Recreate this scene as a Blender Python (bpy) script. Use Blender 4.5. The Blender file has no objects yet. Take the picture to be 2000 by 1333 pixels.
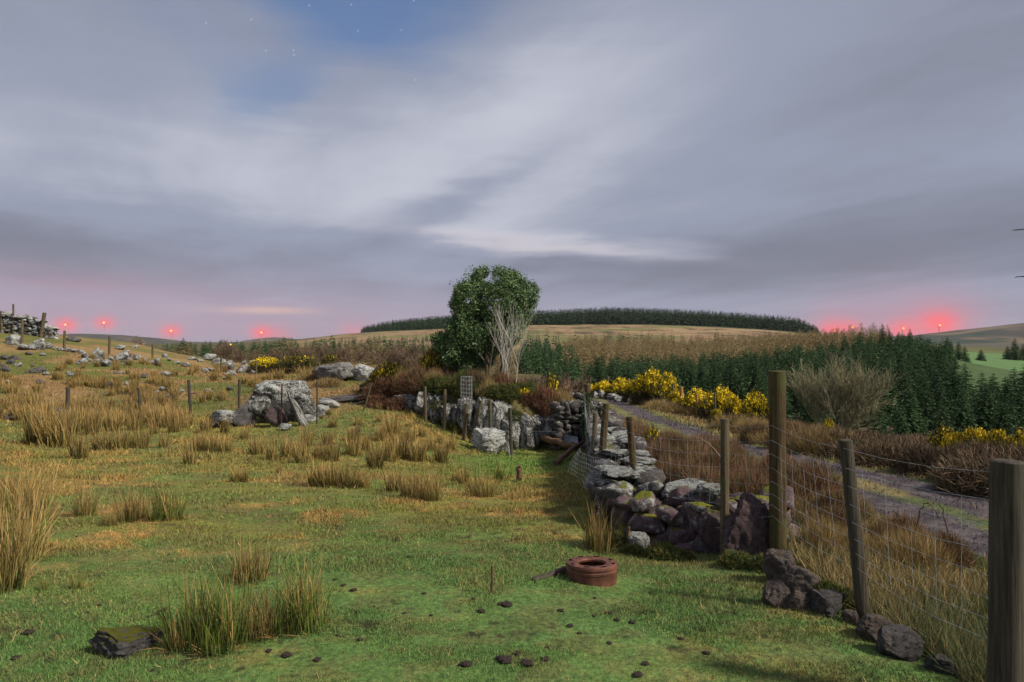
import bpy, bmesh, math, random
import numpy as np
from mathutils import Vector, Matrix, Euler
random.seed(7); RNG = np.random.default_rng(7)
F = 1333.0; CH = 1.6                      # focal length in photo pixels, eye height
scene = bpy.context.scene; COL = scene.collection
R = math.radians

# ------------------------------------------------------------------ noise
def _h(ix, iy, iz):
    n = (ix * 374761393 + iy * 668265263 + iz * 2147483647 // 3) & 0xffffffff
    n = ((n ^ (n >> 13)) * 1274126177) & 0xffffffff
    n = ((n ^ (n >> 16)) * 2246822519) & 0xffffffff
    return ((n >> 8) & 0xffff) / 65535.0
def vnoise(p):
    p = np.asarray(p, float); i = np.floor(p).astype(np.int64); f = p - i; f = f * f * (3 - 2 * f)
    r = 0
    for dx in (0, 1):
        for dy in (0, 1):
            for dz in (0, 1):
                w = (f[..., 0] if dx else 1 - f[..., 0]) * (f[..., 1] if dy else 1 - f[..., 1]) * (f[..., 2] if dz else 1 - f[..., 2])
                r = r + w * _h(i[..., 0] + dx, i[..., 1] + dy, i[..., 2] + dz)
    return r
def fbm(p, o=4):
    p = np.asarray(p, float); a = 0.5; s = 0; t = 0
    for k in range(o):
        s = s + a * vnoise(p * 2 ** k + 17.3 * k); t += a; a *= 0.55
    return s / t
def fb2(x, y, sx, sy=None, seed=0, o=4):
    sy = sy or sx
    return fbm(np.stack([np.asarray(x) / sx + seed * 7.7, np.asarray(y) / sy - seed * 3.1, np.full(np.shape(x), seed * 1.37)], -1), o)
def sstep(a, b, x):
    t = np.clip((x - a) / (b - a), 0, 1); return t * t * (3 - 2 * t)

# ------------------------------------------------------------------ terrain
def zp(py, Y): return CH - (py - 667) * Y / F
A = []   # (px, Y, z)
def an(px, Y, z=None, py=None): A.append((px, Y, zp(py, Y) if z is None else z))
for px in (-900, -300, 100, 400, 700, 1000, 1300, 1600, 2000, 2600): an(px, 2.0, 0); an(px, 3.2, 0.0)
for px in (-300, 50, 500, 900, 1150): an(px, 4.6, 0); an(px, 6.3, -.13)
an(1520, 5.1, 0); an(1690, 4.0, -.04); an(1400, 5.4, -.1); an(1300, 5.8, -.16); an(1190, 6, -.17)
for px, z in ((-300, -.3), (50, -.35), (500, -.45), (850, -.5), (1080, -.5)): an(px, 10, z)
for px, z in ((-300, -.5), (170, -.72), (500, -.75), (850, -.92), (1080, -.98)): an(px, 14, z)
an(1000, 17, -1.25); an(1120, 17.5, -1.2); an(900, 17.5, -.95); an(780, 18.2, -.55); an(690, 17.5, -.7); an(600, 17, -.75); an(400, 17, -.8)
an(1000, 19, -1.2); an(1120, 19.5, -1.1)
an(545, 19, -.78); an(370, 21, -.72); an(130, 22, -.8); an(-300, 22, -.3)
an(700, 22, -.35); an(850, 21, -.45)
an(600, 24, -.05); an(720, 25, 0); an(850, 25, -.1); an(1000, 26, -.6); an(1100, 26, -1)
an(130, 28, .07); an(20, 33, .78); an(20, 26, .0); an(-300, 30, 1.2); an(350, 28, -.25); an(480, 28, -.2)
an(125, 36, 1.08); an(213, 36, .82); an(297, 36, .42); an(432, 36, -.1); an(600, 34, -.1)
an(50, 40, 1.98); an(-300, 40, 3.2); an(150, 50, 1.8); an(250, 54, 1.5); an(320, 50, .75); an(450, 48, -.05); an(600, 45, 0); an(750, 42, 0)
an(-300, 60, 4.5); an(50, 60, 2.2); an(200, 75, 0.4); an(330, 75, -1.2); an(450, 80, -2.2); an(600, 75, -1.5); an(800, 70, -1.6)
for px in (-300, 0, 200, 450): an(px, 130, -3.2); an(px, 200, -3.4); an(px, 300, -3.6); an(px, 500, -3.3); an(px, 900, -2)
an(700, 130, py=706); an(700, 250, py=692); an(700, 400, py=668); an(700, 600, py=651); an(600, 400, py=678); an(600, 600, py=666)
an(850, 130, py=712); an(850, 250, py=690); an(850, 400, py=664); an(850, 620, py=645)
an(1000, 40, -2.4); an(1000, 60, -4); an(1000, 90, -5); an(1000, 150, py=716); an(1000, 250, py=692)
# track and verges
an(2300, 4, -.05); an(1950, 6.3, -.22); an(1850, 8, -.27); an(1700, 9.5, -.32); an(1540, 11, -.42); an(1400, 14.5, -.64); an(1240, 24, -1.06); an(1190, 32, -1.35); an(1150, 40, -1.62); an(1300, 17, -.72)
an(1320, 9.5, -.25); an(1250, 13, -.5); an(1210, 18, -.75)
an(1330, 27, -1.2); an(1260, 33, -1.5); an(1180, 44, -1.9); an(1450, 18, -.85); an(1600, 13.5, -.6); an(1800, 11, -.5); an(2100, 9, -.35)
an(2000, 13, -.9); an(1700, 17, -1.1); an(2300, 13, -.7)
an(1500, 26, -1.9); an(1700, 26, -2.3); an(2000, 24, -2.1); an(2400, 24, -1.6)
an(1150, 60, -4); an(1150, 90, -5.7); an(1350, 45, -3.3); an(1350, 70, -5); an(1500, 80, -5.8); an(1700, 45, -3.9); an(1950, 35, -3.3); an(1700, 75, -4.4); an(1950, 70, -5)
an(1820, 100, -2.0); an(1760, 150, py=683); an(1640, 150, py=694); an(2000, 120, -5.5)
an(1400, 180, py=712); an(1100, 180, py=708); an(1400, 240, py=692); an(1650, 240, py=684); an(1150, 240, py=688)
an(1900, 250, py=727); an(2100, 250, py=728); an(1950, 450, py=692); an(2200, 450, py=692); an(1800, 300, py=690)
an(1000, 450, py=655); an(1200, 450, py=662); an(1400, 450, py=661); an(1600, 450, py=666); an(1750, 450, py=676)
an(1040, 640, py=638); an(1300, 640, py=637); an(1500, 640, py=646); an(1600, 640, py=655); an(1720, 640, py=668)
an(850, 760, py=638); an(720, 760, py=650); an(1000, 760, py=632); an(1200, 760, py=628); an(1400, 760, py=637); an(1560, 760, py=650); an(1700, 760, py=668)
for px in (-300, 300, 800, 1200, 1600, 2100): an(px, 1300, -3)
an(1950, 700, -6); an(2200, 900, -6)
for px in (-300, 800, 2100): an(px, 3000, -5); an(px, 9000, -5)
A = np.array(A)
def coord(X, Y):
    r = np.hypot(X, Y); th = np.arctan2(X, np.maximum(Y, 1e-6))
    back = Y <= 0
    th = np.where(back, np.sign(X + 1e-9) * math.pi / 2, th)
    th = np.clip(th, -.93, .93)
    return np.stack([th * 2.2, np.log(np.maximum(r, 1.6))], -1)
AX = (A[:, 0] - 1000) / F * A[:, 1]
AC = coord(AX, A[:, 1])
def _phi(d2): return np.sqrt(d2 + .0004) ** 1.6      # smooth but tight, no overshoot
_D = ((AC[:, None] - AC[None]) ** 2).sum(-1)
_n = len(A)
_M = np.zeros((_n + 1, _n + 1)); _M[:_n, :_n] = _phi(_D) - np.eye(_n) * .004; _M[:_n, _n] = 1; _M[_n, :_n] = 1
ZS = A[:, 2]
# heights are interpolated as view slopes, which keeps far and near at the same precision
SL = (A[:, 2] - 0.0) / np.hypot(AX, A[:, 1])
_W = np.linalg.solve(_M, np.append(SL, 0))
BANK = np.array([(-5.2, 22.0), (-4.25, 21.2), (-3.0, 20.2), (-2.14, 19.2), (-1.08, 18.3), (0, 17.9), (.95, 18.2), (1.95, 18.8), (2.4, 19.6)])
BH = np.array([0.0, .25, .6, .85, 1.15, 1.3, 1.05, .75, .0])
TRK = np.array([(6.5, -8), (5.6, 0), (4.85, 6), (4.75, 8), (4.6, 10), (4.2, 14), (4.1, 18), (4.15, 24), (4.45, 32), (4.8, 40), (5.5, 52), (6, 60)])
def polydist(x, y, P):
    best = np.full(np.shape(x), 1e9); tt = np.zeros(np.shape(x)); sg = np.zeros(np.shape(x))
    for i in range(len(P) - 1):
        a, b = P[i], P[i + 1]; d = b - a; L = d @ d
        t = np.clip(((x - a[0]) * d[0] + (y - a[1]) * d[1]) / L, 0, 1)
        dx = x - (a[0] + t * d[0]); dy = y - (a[1] + t * d[1]); q = np.hypot(dx, dy)
        m = q < best; best = np.where(m, q, best); tt = np.where(m, i + t, tt); sg = np.where(m, np.sign(d[0] * dy - d[1] * dx), sg)
    return best, tt, sg
def bank_h(x, y):
    d, t, s = polydist(x, y, BANK); sd = d * s
    h = np.interp(t, np.arange(len(BANK)), BH)
    return h * sstep(-.05, .4, sd) * (1 - sstep(2.2, 6.0, sd))
def gz(X, Y, fine=True):
    X = np.asarray(X, float); Y = np.asarray(Y, float); sh = X.shape
    X = X.ravel(); Y = Y.ravel(); out = np.empty(X.shape)
    for k in range(0, len(X), 60000):
        x, y = X[k:k + 60000], Y[k:k + 60000]
        c = coord(x, y); r = np.hypot(x, y)
        s = _phi(((c[:, None] - AC[None]) ** 2).sum(-1)) @ _W[:_n] + _W[_n]
        z = s * r
        z = z * sstep(1.2, 2.6, r)
        z = z * (1 - sstep(2500, 5000, r)) - 5 * sstep(2500, 5000, r)
        z += bank_h(x, y) * (y > 5)
        td, _, _ = polydist(x, y, TRK)
        off = sstep(.9, 2.2, td)
        amp = np.clip(r / 12, .35, 8)
        z += (fb2(x, y, 1.9, seed=1, o=3) - .5) * .10 * np.clip(r / 10, .5, 1.6) * (.25 + .75 * off)
        z += (fb2(x, y, 14, seed=2, o=3) - .5) * .5 * sstep(15, 60, r) * off
        z += (fb2(x, y, 90, seed=3, o=3) - .5) * 3.5 * sstep(150, 500, r)
        if fine: z += (fb2(x, y, .33, seed=4, o=3) - .5) * .035 * (.2 + .8 * off) * (1 - sstep(30, 60, r))
        rut = np.exp(-((td - .68) / .28) ** 2) * .035
        z -= rut
        out[k:k + 60000] = z
    return out.reshape(sh)
def g1(x, y): return float(gz(np.array([x]), np.array([y]))[0])
_Ys = np.exp(np.linspace(math.log(2.4), math.log(900), 1400))
_colc = {}
def at(px, py):
    """where the sight line through a photo pixel meets the ground"""
    k = round(px)
    if k not in _colc:
        _colc[k] = gz((px - 1000) / F * _Ys, _Ys)
    ray = CH - (py - 667) / F * _Ys
    below = np.nonzero(ray <= _colc[k])[0]
    i = below[0] if len(below) else len(_Ys) - 1
    Y = _Ys[i]; return Vector(((px - 1000) / F * Y, Y, float(_colc[k][i])))
def atY(px, Y):
    x = (px - 1000) / F * Y; return Vector((x, Y, g1(x, Y)))

# ------------------------------------------------------------------ mesh helpers
class Acc:
    def __init__(s): s.v = []; s.q = []; s.t = []; s.c = []; s.n = 0
    def add(s, V, Fc, c=(1, 1, 1)):
        V = np.asarray(V, float); Fc = np.asarray(Fc, int)
        c = np.asarray(c, float)
        if c.ndim == 1: c = np.tile(c, (len(V), 1))
        s.v.append(V); s.c.append(c)
        (s.q if Fc.shape[1] == 4 else s.t).append(Fc + s.n); s.n += len(V)
    def arrays(s):
        V = np.concatenate(s.v); C = np.concatenate(s.c)
        Q = np.concatenate(s.q) if s.q else np.zeros((0, 4), int)
        T = np.concatenate(s.t) if s.t else np.zeros((0, 3), int)
        return V, Q, T, C
    def mesh(s, name, mat, smooth=True):
        V, Q, T, C = s.arrays(); return mk(name, V, Q, T, C, mat, smooth)
def mk(name, V, Q, T, C, mat, smooth=True):
    me = bpy.data.meshes.new(name)
    me.vertices.add(len(V)); me.vertices.foreach_set('co', np.asarray(V, np.float32).ravel())
    nl = len(Q) * 4 + len(T) * 3; me.loops.add(nl)
    me.loops.foreach_set('vertex_index', np.concatenate([Q.ravel(), T.ravel()]).astype(np.int32))
    me.polygons.add(len(Q) + len(T))
    ls = np.concatenate([np.arange(len(Q)) * 4, len(Q) * 4 + np.arange(len(T)) * 3]).astype(np.int32)
    me.polygons.foreach_set('loop_start', ls)
    me.update(calc_edges=True)
    ca = me.color_attributes.new('Col', 'FLOAT_COLOR', 'POINT')
    ca.data.foreach_set('color', np.concatenate([C, np.ones((len(C), 1))], 1).astype(np.float32).ravel())
    if smooth: me.polygons.foreach_set('use_smooth', np.ones(len(me.polygons), bool))
    if mat: me.materials.append(mat)
    me.update(); return me
def ob(name, me, parent=None, loc=(0, 0, 0), rot=(0, 0, 0), sc=(1, 1, 1)):
    o = bpy.data.objects.new(name, me); COL.objects.link(o)
    if parent is not None: o.parent = parent
    o.location = loc; o.rotation_euler = rot
    o.scale = (sc,) * 3 if isinstance(sc, (int, float)) else sc
    return o
def tag(o, label=None, cat=None, group=None, kind=None):
    if label: o['label'] = label
    if cat: o['category'] = cat
    if group: o['group'] = group
    if kind: o['kind'] = kind
    return o
def tube(acc, P, rad, sides=6, c=(1, 1, 1), cap=True, c2=None):
    P = np.asarray(P, float); n = len(P); rad = np.broadcast_to(np.asarray(rad, float), (n,))
    T = np.gradient(P, axis=0); T /= np.linalg.norm(T, axis=1)[:, None] + 1e-12
    up = np.array([0, 0, 1.]) if abs(T[0, 2]) < .9 else np.array([1., 0, 0])
    U = np.cross(T, up); U /= np.linalg.norm(U, axis=1)[:, None] + 1e-12; W = np.cross(T, U)
    a = np.arange(sides) * 2 * math.pi / sides
    V = (P[:, None] + rad[:, None, None] * (np.cos(a)[None, :, None] * U[:, None] + np.sin(a)[None, :, None] * W[:, None])).reshape(-1, 3)
    i = np.arange(n - 1)[:, None] * sides; j = np.arange(sides)[None]; k = (j + 1) % sides
    Q = np.stack([i + j, i + k, i + sides + k, i + sides + j], -1).reshape(-1, 4)
    cc = np.asarray(c, float)
    if c2 is not None:
        t = np.linspace(0, 1, n)[:, None]; cc = np.repeat(cc * (1 - t) + np.asarray(c2) * t, sides, 0)
    acc.add(V, Q, cc)
    if cap and rad[-1] > .004:
        Vc = np.concatenate([V[-sides:], P[-1:]]); acc.add(Vc, [[j, (j + 1) % sides, sides] for j in range(sides)], cc[-1] if cc.ndim == 2 else c)
        Vc = np.concatenate([V[:sides], P[:1]]); acc.add(Vc, [[(j + 1) % sides, j, sides] for j in range(sides)], cc[0] if cc.ndim == 2 else c)
def blades(base, dirv, ln, wd, bend, c0, c1, segs=2):
    """many tapered blades: base (n,3), dirv unit (n,3), arrays of length, width, bend"""
    n = len(base); side = np.cross(dirv, RNG.normal(size=(n, 3))); side /= np.linalg.norm(side, axis=1)[:, None] + 1e-9
    out = np.cross(side, dirv)
    if segs == 1:
        V = np.stack([base - side * wd[:, None], base + side * wd[:, None], base + dirv * ln[:, None] + out * (bend * ln)[:, None]], 1)
        C = np.stack([c0, c0, c1], 1)
        T = np.arange(n * 3).reshape(n, 3)
        return V.reshape(-1, 3), T, C.reshape(-1, 3)
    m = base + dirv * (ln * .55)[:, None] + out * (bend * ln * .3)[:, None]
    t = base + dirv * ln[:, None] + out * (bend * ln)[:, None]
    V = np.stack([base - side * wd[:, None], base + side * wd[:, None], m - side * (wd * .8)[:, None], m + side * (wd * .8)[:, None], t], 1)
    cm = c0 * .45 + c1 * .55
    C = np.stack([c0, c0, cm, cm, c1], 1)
    o = np.arange(n)[:, None] * 5
    T = np.concatenate([o + np.array([0, 1, 3]), o + np.array([0, 3, 2]), o + np.array([2, 3, 4])], 0)
    return V.reshape(-1, 3), T, C.reshape(-1, 3)

# ------------------------------------------------------------------ node helper
class S:
    """a socket with arithmetic"""
    def __init__(s, nt, sock): s.nt = nt; s.k = sock
    def _m(s, op, *a):
        n = s.nt.nodes.new('ShaderNodeMath'); n.operation = op
        for i, v in enumerate((s,) + a):
            if isinstance(v, S): s.nt.links.new(v.k, n.inputs[i])
            else: n.inputs[i].default_value = v
        return S(s.nt, n.outputs[0])
    def __add__(s, o): return s._m('ADD', o)
    __radd__ = __add__
    def __sub__(s, o): return s._m('SUBTRACT', o)
    def __rsub__(s, o): return (s * -1) + o
    def __mul__(s, o): return s._m('MULTIPLY', o)
    __rmul__ = __mul__
    def __truediv__(s, o): return s._m('DIVIDE', o)
    def f(s, op, *a): return s._m(op, *a)
    def sm(s, a, b):
        n = s.nt.nodes.new('ShaderNodeMapRange'); n.interpolation_type = 'SMOOTHSTEP'
        s.nt.links.new(s.k, n.inputs[0]); n.inputs[1].default_value = a; n.inputs[2].default_value = b
        return S(s.nt, n.outputs[0])
def mixc(nt, f, a, b, mode='MIX'):
    n = nt.nodes.new('ShaderNodeMix'); n.data_type = 'RGBA'; n.blend_type = mode
    for sock, v in ((n.inputs[0], f), (n.inputs[6], a), (n.inputs[7], b)):
        if isinstance(v, S): nt.links.new(v.k, sock)
        elif isinstance(v, (int, float)): sock.default_value = v
        else: sock.default_value = (*v, 1)
    return S(nt, n.outputs[2])
def noise(nt, vec, scale, detail=4, rough=.55, dist=0, out='Fac'):
    n = nt.nodes.new('ShaderNodeTexNoise'); n.inputs['Scale'].default_value = scale; n.inputs['Detail'].default_value = detail
    n.inputs['Roughness'].default_value = rough; n.inputs['Distortion'].default_value = dist
    if vec is not None: nt.links.new(vec.k, n.inputs['Vector'])
    return S(nt, n.outputs[0 if out == 'Fac' else 1])
def mapping(nt, vec, sc=(1, 1, 1), loc=(0, 0, 0)):
    n = nt.nodes.new('ShaderNodeMapping'); n.inputs['Scale'].default_value = sc; n.inputs['Location'].default_value = loc
    nt.links.new(vec.k, n.inputs['Vector']); return S(nt, n.outputs[0])
def material(name, rough=.9, spec=.3):
    m = bpy.data.materials.new(name); m.use_nodes = True; nt = m.node_tree
    b = nt.nodes['Principled BSDF']; b.inputs['Roughness'].default_value = rough
    b.inputs['Specular IOR Level'].default_value = spec
    tc = nt.nodes.new('ShaderNodeTexCoord')
    return m, nt, b, S(nt, tc.outputs['Object'])
def setc(nt, b, c): nt.links.new(c.k, b.inputs['Base Color'])
def bump(nt, b, h, st=.5, d=.02):
    n = nt.nodes.new('ShaderNodeBump'); n.inputs['Strength'].default_value = st; n.inputs['Distance'].default_value = d
    nt.links.new(h.k, n.inputs['Height']); nt.links.new(n.outputs[0], b.inputs['Normal'])
def attr(nt, nm='Col'):
    n = nt.nodes.new('ShaderNodeAttribute'); n.attribute_name = nm; return S(nt, n.outputs['Color'])
def orand(nt):
    n = nt.nodes.new('ShaderNodeObjectInfo'); return S(nt, n.outputs['Random'])
def irand(nt):
    n = nt.nodes.new('ShaderNodeNewGeometry'); return S(nt, n.outputs['Random Per Island'])
def vadd(nt, v, s, k=37.0):
    c = nt.nodes.new('ShaderNodeCombineXYZ'); t = s * k
    for i in range(3): nt.links.new(t.k, c.inputs[i])
    n = nt.nodes.new('ShaderNodeVectorMath'); nt.links.new(v.k, n.inputs[0]); nt.links.new(c.outputs[0], n.inputs[1]); return S(nt, n.outputs[0])

def mat_ground():
    m, nt, b, P = material('turf_soil', .95, .15)
    c = attr(nt)
    n1 = noise(nt, P, 26, 5, .7); n2 = noise(nt, P, 3.1, 4, .6); n3 = noise(nt, P, .21, 5, .6)
    v = (n1 - .5) * 3.0 + (n2 - .5) * 1.1 + (n3 - .5) * .7 + 1.05
    setc(nt, b, mixc(nt, 1.0, c, _grey(nt, v), 'MULTIPLY')); bump(nt, b, n1 + n2 * 2, .6, .03); return m
def _grey(nt, v):
    c = nt.nodes.new('ShaderNodeCombineColor')
    for i in range(3): nt.links.new(v.k, c.inputs[i])
    return S(nt, c.outputs[0])
def mat_blade(name, k=.5, rough=.75, trans=0):
    m, nt, b, P = material(name, rough, .2)
    v = (irand(nt) - .5) * k + (orand(nt) - .5) * .5 + 1
    setc(nt, b, mixc(nt, 1.0, attr(nt), _grey(nt, v), 'MULTIPLY'))
    return m
def mat_rock(name, base, lichen, la, lb, moss=None, mossk=.5, sc=1.0, upk=0.0):
    m, nt, b, P = material(name, .9, .25)
    P = vadd(nt, P, orand(nt))
    n1 = noise(nt, P, 3.2 * sc, 8, .62); n2 = noise(nt, P, 11 * sc, 6, .7, .4); n3 = noise(nt, P, 1.3 * sc, 4, .6); n4 = noise(nt, P, 38 * sc, 4, .7)
    c = mixc(nt, n1.sm(.3, .72), tuple(x * .45 for x in base), tuple(x * 1.35 for x in base))
    c = mixc(nt, n4.sm(.35, .7) * .5, c, tuple(x * .5 for x in base))
    g0 = nt.nodes.new('ShaderNodeNewGeometry'); s0 = nt.nodes.new('ShaderNodeSeparateXYZ'); nt.links.new(g0.outputs['Normal'], s0.inputs[0])
    lf = (n2 * .6 + n3 * .4 + (S(nt, s0.outputs[2]) - .35) * upk).sm(la, lb)
    c = mixc(nt, lf, c, mixc(nt, n4.sm(.3, .7), lichen, tuple(x * .6 for x in lichen)))
    if moss:
        g = nt.nodes.new('ShaderNodeNewGeometry'); sx = nt.nodes.new('ShaderNodeSeparateXYZ'); nt.links.new(g.outputs['Normal'], sx.inputs[0])
        up = S(nt, sx.outputs[2])
        mf = (up * .45 + noise(nt, P, 2.6 * sc, 5, .6)).sm(1.0 - mossk, 1.12 - mossk)
        c = mixc(nt, mf, c, mixc(nt, n4, tuple(x * .45 for x in moss), tuple(x * 1.5 for x in moss)))
    setc(nt, b, c); bump(nt, b, n2 + n4 * .5, .9, .04); return m
def mat_wood(name, a, c2, moss=None):
    m, nt, b, P = material(name, .85, .25)
    P = vadd(nt, P, orand(nt))
    g = noise(nt, mapping(nt, P, (60, 60, 2.2)), 1, 6, .7); n = noise(nt, P, 5, 5, .6); fn = noise(nt, mapping(nt, P, (240, 240, 8)), 1, 4, .7)
    c = mixc(nt, g.sm(.3, .7), a, c2); c = mixc(nt, fn.sm(.55, .72) * .6, c, tuple(x * .3 for x in a))
    if moss: c = mixc(nt, n.sm(.48, .66) * .8, c, moss)
    setc(nt, b, c); bump(nt, b, g + fn * .5, .8, .01); return m
def mat_plain(name, c, rough=.8, metal=0, var=.4, sc=12, c2=None, spec=.3):
    m, nt, b, P = material(name, rough, spec)
    n = noise(nt, vadd(nt, P, orand(nt)), sc, 5, .65); b.inputs['Metallic'].default_value = metal
    setc(nt, b, mixc(nt, n.sm(.3, .7), tuple(x * (1 - var) for x in c), c2 or tuple(x * (1 + var) for x in c)))
    bump(nt, b, n, .3, .005); return m

M = dict(
    ground=mat_ground(), turf=mat_blade('turf_blades', .7), rush=mat_blade('rush_stems', .55), leaf=mat_blade('leaves', .7, .55), needle=mat_blade('needles', .6),
    twig=mat_blade('twigs', .5), flower=mat_blade('yellow_petals', .35, .6),
    rock=mat_rock('lichened_rock', (.11, .102, .10), (.58, .59, .56), .475, .55, None, .5, 1.4, .04),
    rockw=mat_rock('white_lichened_rock', (.17, .155, .15), (.62, .62, .6), .44, .53, (.10, .12, .02), .0),
    rockd=mat_rock('dark_rock', (.14, .128, .128), (.3, .3, .28), .58, .68),
    rockm=mat_rock('mossy_purple_rock', (.16, .108, .115), (.42, .42, .4), .555, .62, (.16, .165, .015), .15),
    rockb=mat_rock('brown_rock', (.20, .155, .135), (.46, .45, .43), .54, .66, (.10, .11, .02), .03),
    rockwall=mat_rock('wall_stone', (.105, .092, .088), (.46, .46, .44), .545, .62, (.13, .14, .02), .07, 1.4, .13),
    rockbig=mat_rock('great_rock', (.10, .092, .088), (.60, .61, .58), .50, .55, (.12, .13, .02), .0, 2.2, .05),
    rockslab=mat_rock('slab_rock', (.09, .084, .076), (.60, .60, .57), .485, .545, (.10, .12, .02), .08, 1.6, .02),
    rockf=mat_rock('flat_mossy_rock', (.19, .175, .18), (.5, .5, .48), .62, .7, (.16, .16, .015), .26, 2.2),
    rockg=mat_rock('grey_rock', (.2, .19, .185), (.52, .52, .5), .5, .62),
    post=mat_wood('weathered_wood', (.06, .045, .028), (.18, .135, .08), (.08, .09, .03)),
    postg=mat_wood('treated_wood', (.035, .023, .012), (.125, .078, .036), (.075, .085, .022)),
    postd=mat_wood('dark_wood', (.035, .03, .024), (.105, .088, .066)),
    posto=mat_wood('new_wood', (.33, .17, .04), (.5, .27, .07)),
    wood=mat_wood('bare_log', (.09, .05, .03), (.21, .125, .07)),
    wire=mat_plain('galvanised_wire', (.32, .34, .37), .5, .3), wired=mat_plain('dull_wire', (.2, .2, .2), .6, .3),
    rust=mat_plain('rusty_iron', (.10, .036, .024), .6, .1, .4, 9, (.19, .07, .042), .4), tin=mat_plain('grey_sheet_metal', (.2, .22, .25), .4, .7),
    soil=mat_plain('dark_soil', (.035, .025, .02), .95), white=mat_plain('turbine_grey', (.42, .38, .42), .6), pipe=mat_plain('dark_pipe', (.07, .045, .045), .7),
)

# ------------------------------------------------------------------ world
SUN_AZ = (.92, -.38); SUN_EL = R(41)
def world():
    w = bpy.data.worlds.new("World"); scene.world = w; w.use_nodes = True; nt = w.node_tree
    bg = nt.nodes['Background']
    sky = nt.nodes.new('ShaderNodeTexSky'); sky.sky_type = 'NISHITA'; sky.sun_disc = False
    sky.sun_elevation = SUN_EL; sky.sun_rotation = math.atan2(SUN_AZ[0], SUN_AZ[1]); sky.altitude = 200; sky.dust_density = 1.0
    tc = nt.nodes.new('ShaderNodeTexCoord'); sep = nt.nodes.new('ShaderNodeSeparateXYZ'); nt.links.new(tc.outputs['Generated'], sep.inputs[0])
    x, y, z = (S(nt, sep.outputs[i]) for i in range(3))
    a = x.f('ARCTAN2', y); e = z.f('ARCSINE')
    zz = z.f('MAXIMUM', 0.0) + .10
    cp = nt.nodes.new('ShaderNodeCombineXYZ'); nt.links.new((x / zz).k, cp.inputs[0]); nt.links.new((y / zz).k, cp.inputs[1])
    pl = S(nt, cp.outputs[0])
    ce = nt.nodes.new('ShaderNodeCombineXYZ'); nt.links.new(a.k, ce.inputs[0]); nt.links.new((e * 2.2).k, ce.inputs[1]); ae = S(nt, ce.outputs[0])
    rm = nt.nodes.new('ShaderNodeVectorRotate'); rm.rotation_type = 'Z_AXIS'; rm.inputs['Angle'].default_value = R(-28); nt.links.new(pl.k, rm.inputs['Vector'])
    st = mapping(nt, S(nt, rm.outputs[0]), (.55, .16, 1))
    n1 = noise(nt, st, 1.1, 5, .5, .25)            # long wind-drawn streaks
    n2 = noise(nt, mapping(nt, ae, (1, 1.3, 1)), 4.2, 5, .55, .2)
    n3 = noise(nt, mapping(nt, ae, (2.0, 7, 1), (3, 1, 0)), 2.6, 4, .5, .15)   # flat layers near the horizon
    wa = a + (n2 - .5) * .16; we = e + (n3 - .5) * .05 + (n2 - .5) * .03
    def blob(px, py, sx, sy, rot=0, warp=True):
        ca = math.atan((px - 1000) / F); el = math.atan((667 - py) / F * math.cos(ca))
        A_, E_ = (wa, we) if warp else (a, e)
        da = A_ - ca; de = E_ - el
        if rot:
            c_, s_ = math.cos(R(rot)), math.sin(R(rot)); da, de = da * c_ + de * s_, de * c_ - da * s_
        q = (da / (sx / F)).f('POWER', 2.0) + (de / (sy / F)).f('POWER', 2.0)
        return (q * -1.0).f('EXPONENT')
    # cloud brightness, then colour
    n4 = noise(nt, mapping(nt, st, (2.2, 3.4, 1), (5, 2, 0)), 1.7, 6, .6, .4)
    br = (n1 - .5) * 1.05 + (n2 - .5) * .28 + (n4 - .5) * .36 + .5
    def addb(v, amt, *k, **kw): return v + blob(*k, **kw) * amt
    br = addb(br, .36, 980, 330, 420, 190, rot=22)
    br = addb(br, .30, 1180, 150, 420, 160, rot=10)
    br = addb(br, .30, 380, 330, 460, 110)
    br = addb(br, .15, 150, 260, 330, 160)
    br = addb(br, -.33, 180, 490, 420, 58)
    br = addb(br, -.08, 60, 440, 300, 60)
    br = addb(br, -.34, 950, 505, 230, 26, rot=-4)
    br = addb(br, -.28, 880, 400, 210, 32, rot=26)
    br = addb(br, -.27, 1560, 510, 430, 50, rot=3)
    br = addb(br, -.12, 1850, 430, 340, 90)
    br = addb(br, .34, 1080, 478, 250, 17, rot=-6)
    br = addb(br, .20, 1230, 500, 160, 16, rot=-4)
    br = addb(br, -.22, 650, 565, 320, 18)
    br = addb(br, .10, 300, 610, 600, 30)
    br = addb(br, -.1, 1750, 80, 420, 220)
    br = addb(br, .12, 1000, 600, 1500, 40, warp=False)
    br = br.sm(-.1, 1.35)
    dark = (.160, .170, .218); mid = (.238, .262, .338); lite = (.43, .44, .505)
    cl = mixc(nt, br.sm(0, .5), dark, mid); cl = mixc(nt, br.sm(.45, 1.0), cl, lite)
    # blue gap with the clear sky showing
    gap = blob(700, 30, 190, 85, rot=-14) * .95 + blob(545, 170, 100, 60, rot=30) * .55 + blob(380, 90, 180, 50, rot=-30) * .25 + blob(840, -90, 240, 120) * .9 + blob(380, -60, 240, 110) * .3
    gap = (gap + (n1 - .5) * .7).sm(.05, 1.15)
    skc = mixc(nt, .5, S(nt, sky.outputs[0]), (.62, .95, 2.3))
    sc_ = mixc(nt, 1.0, skc, (.080, .100, .108), 'MULTIPLY')
    c = mixc(nt, gap * .8, cl, sc_)
    # dim top-left corner, warmer low band
    low = (blob(100, 605, 800, 66, warp=False) * .66 + blob(550, 640, 500, 50, warp=False) * .30 + blob(1750, 640, 260, 55, warp=False) * .55 + blob(330, 655, 700, 26, warp=False) * .25).f('MINIMUM', 1.0)
    c = mixc(nt, low * .9, c, (.345, .252, .318))
    c = mixc(nt, blob(1050, 480, 240, 16, rot=-6) * .45, c, (.46, .40, .42))
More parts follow.
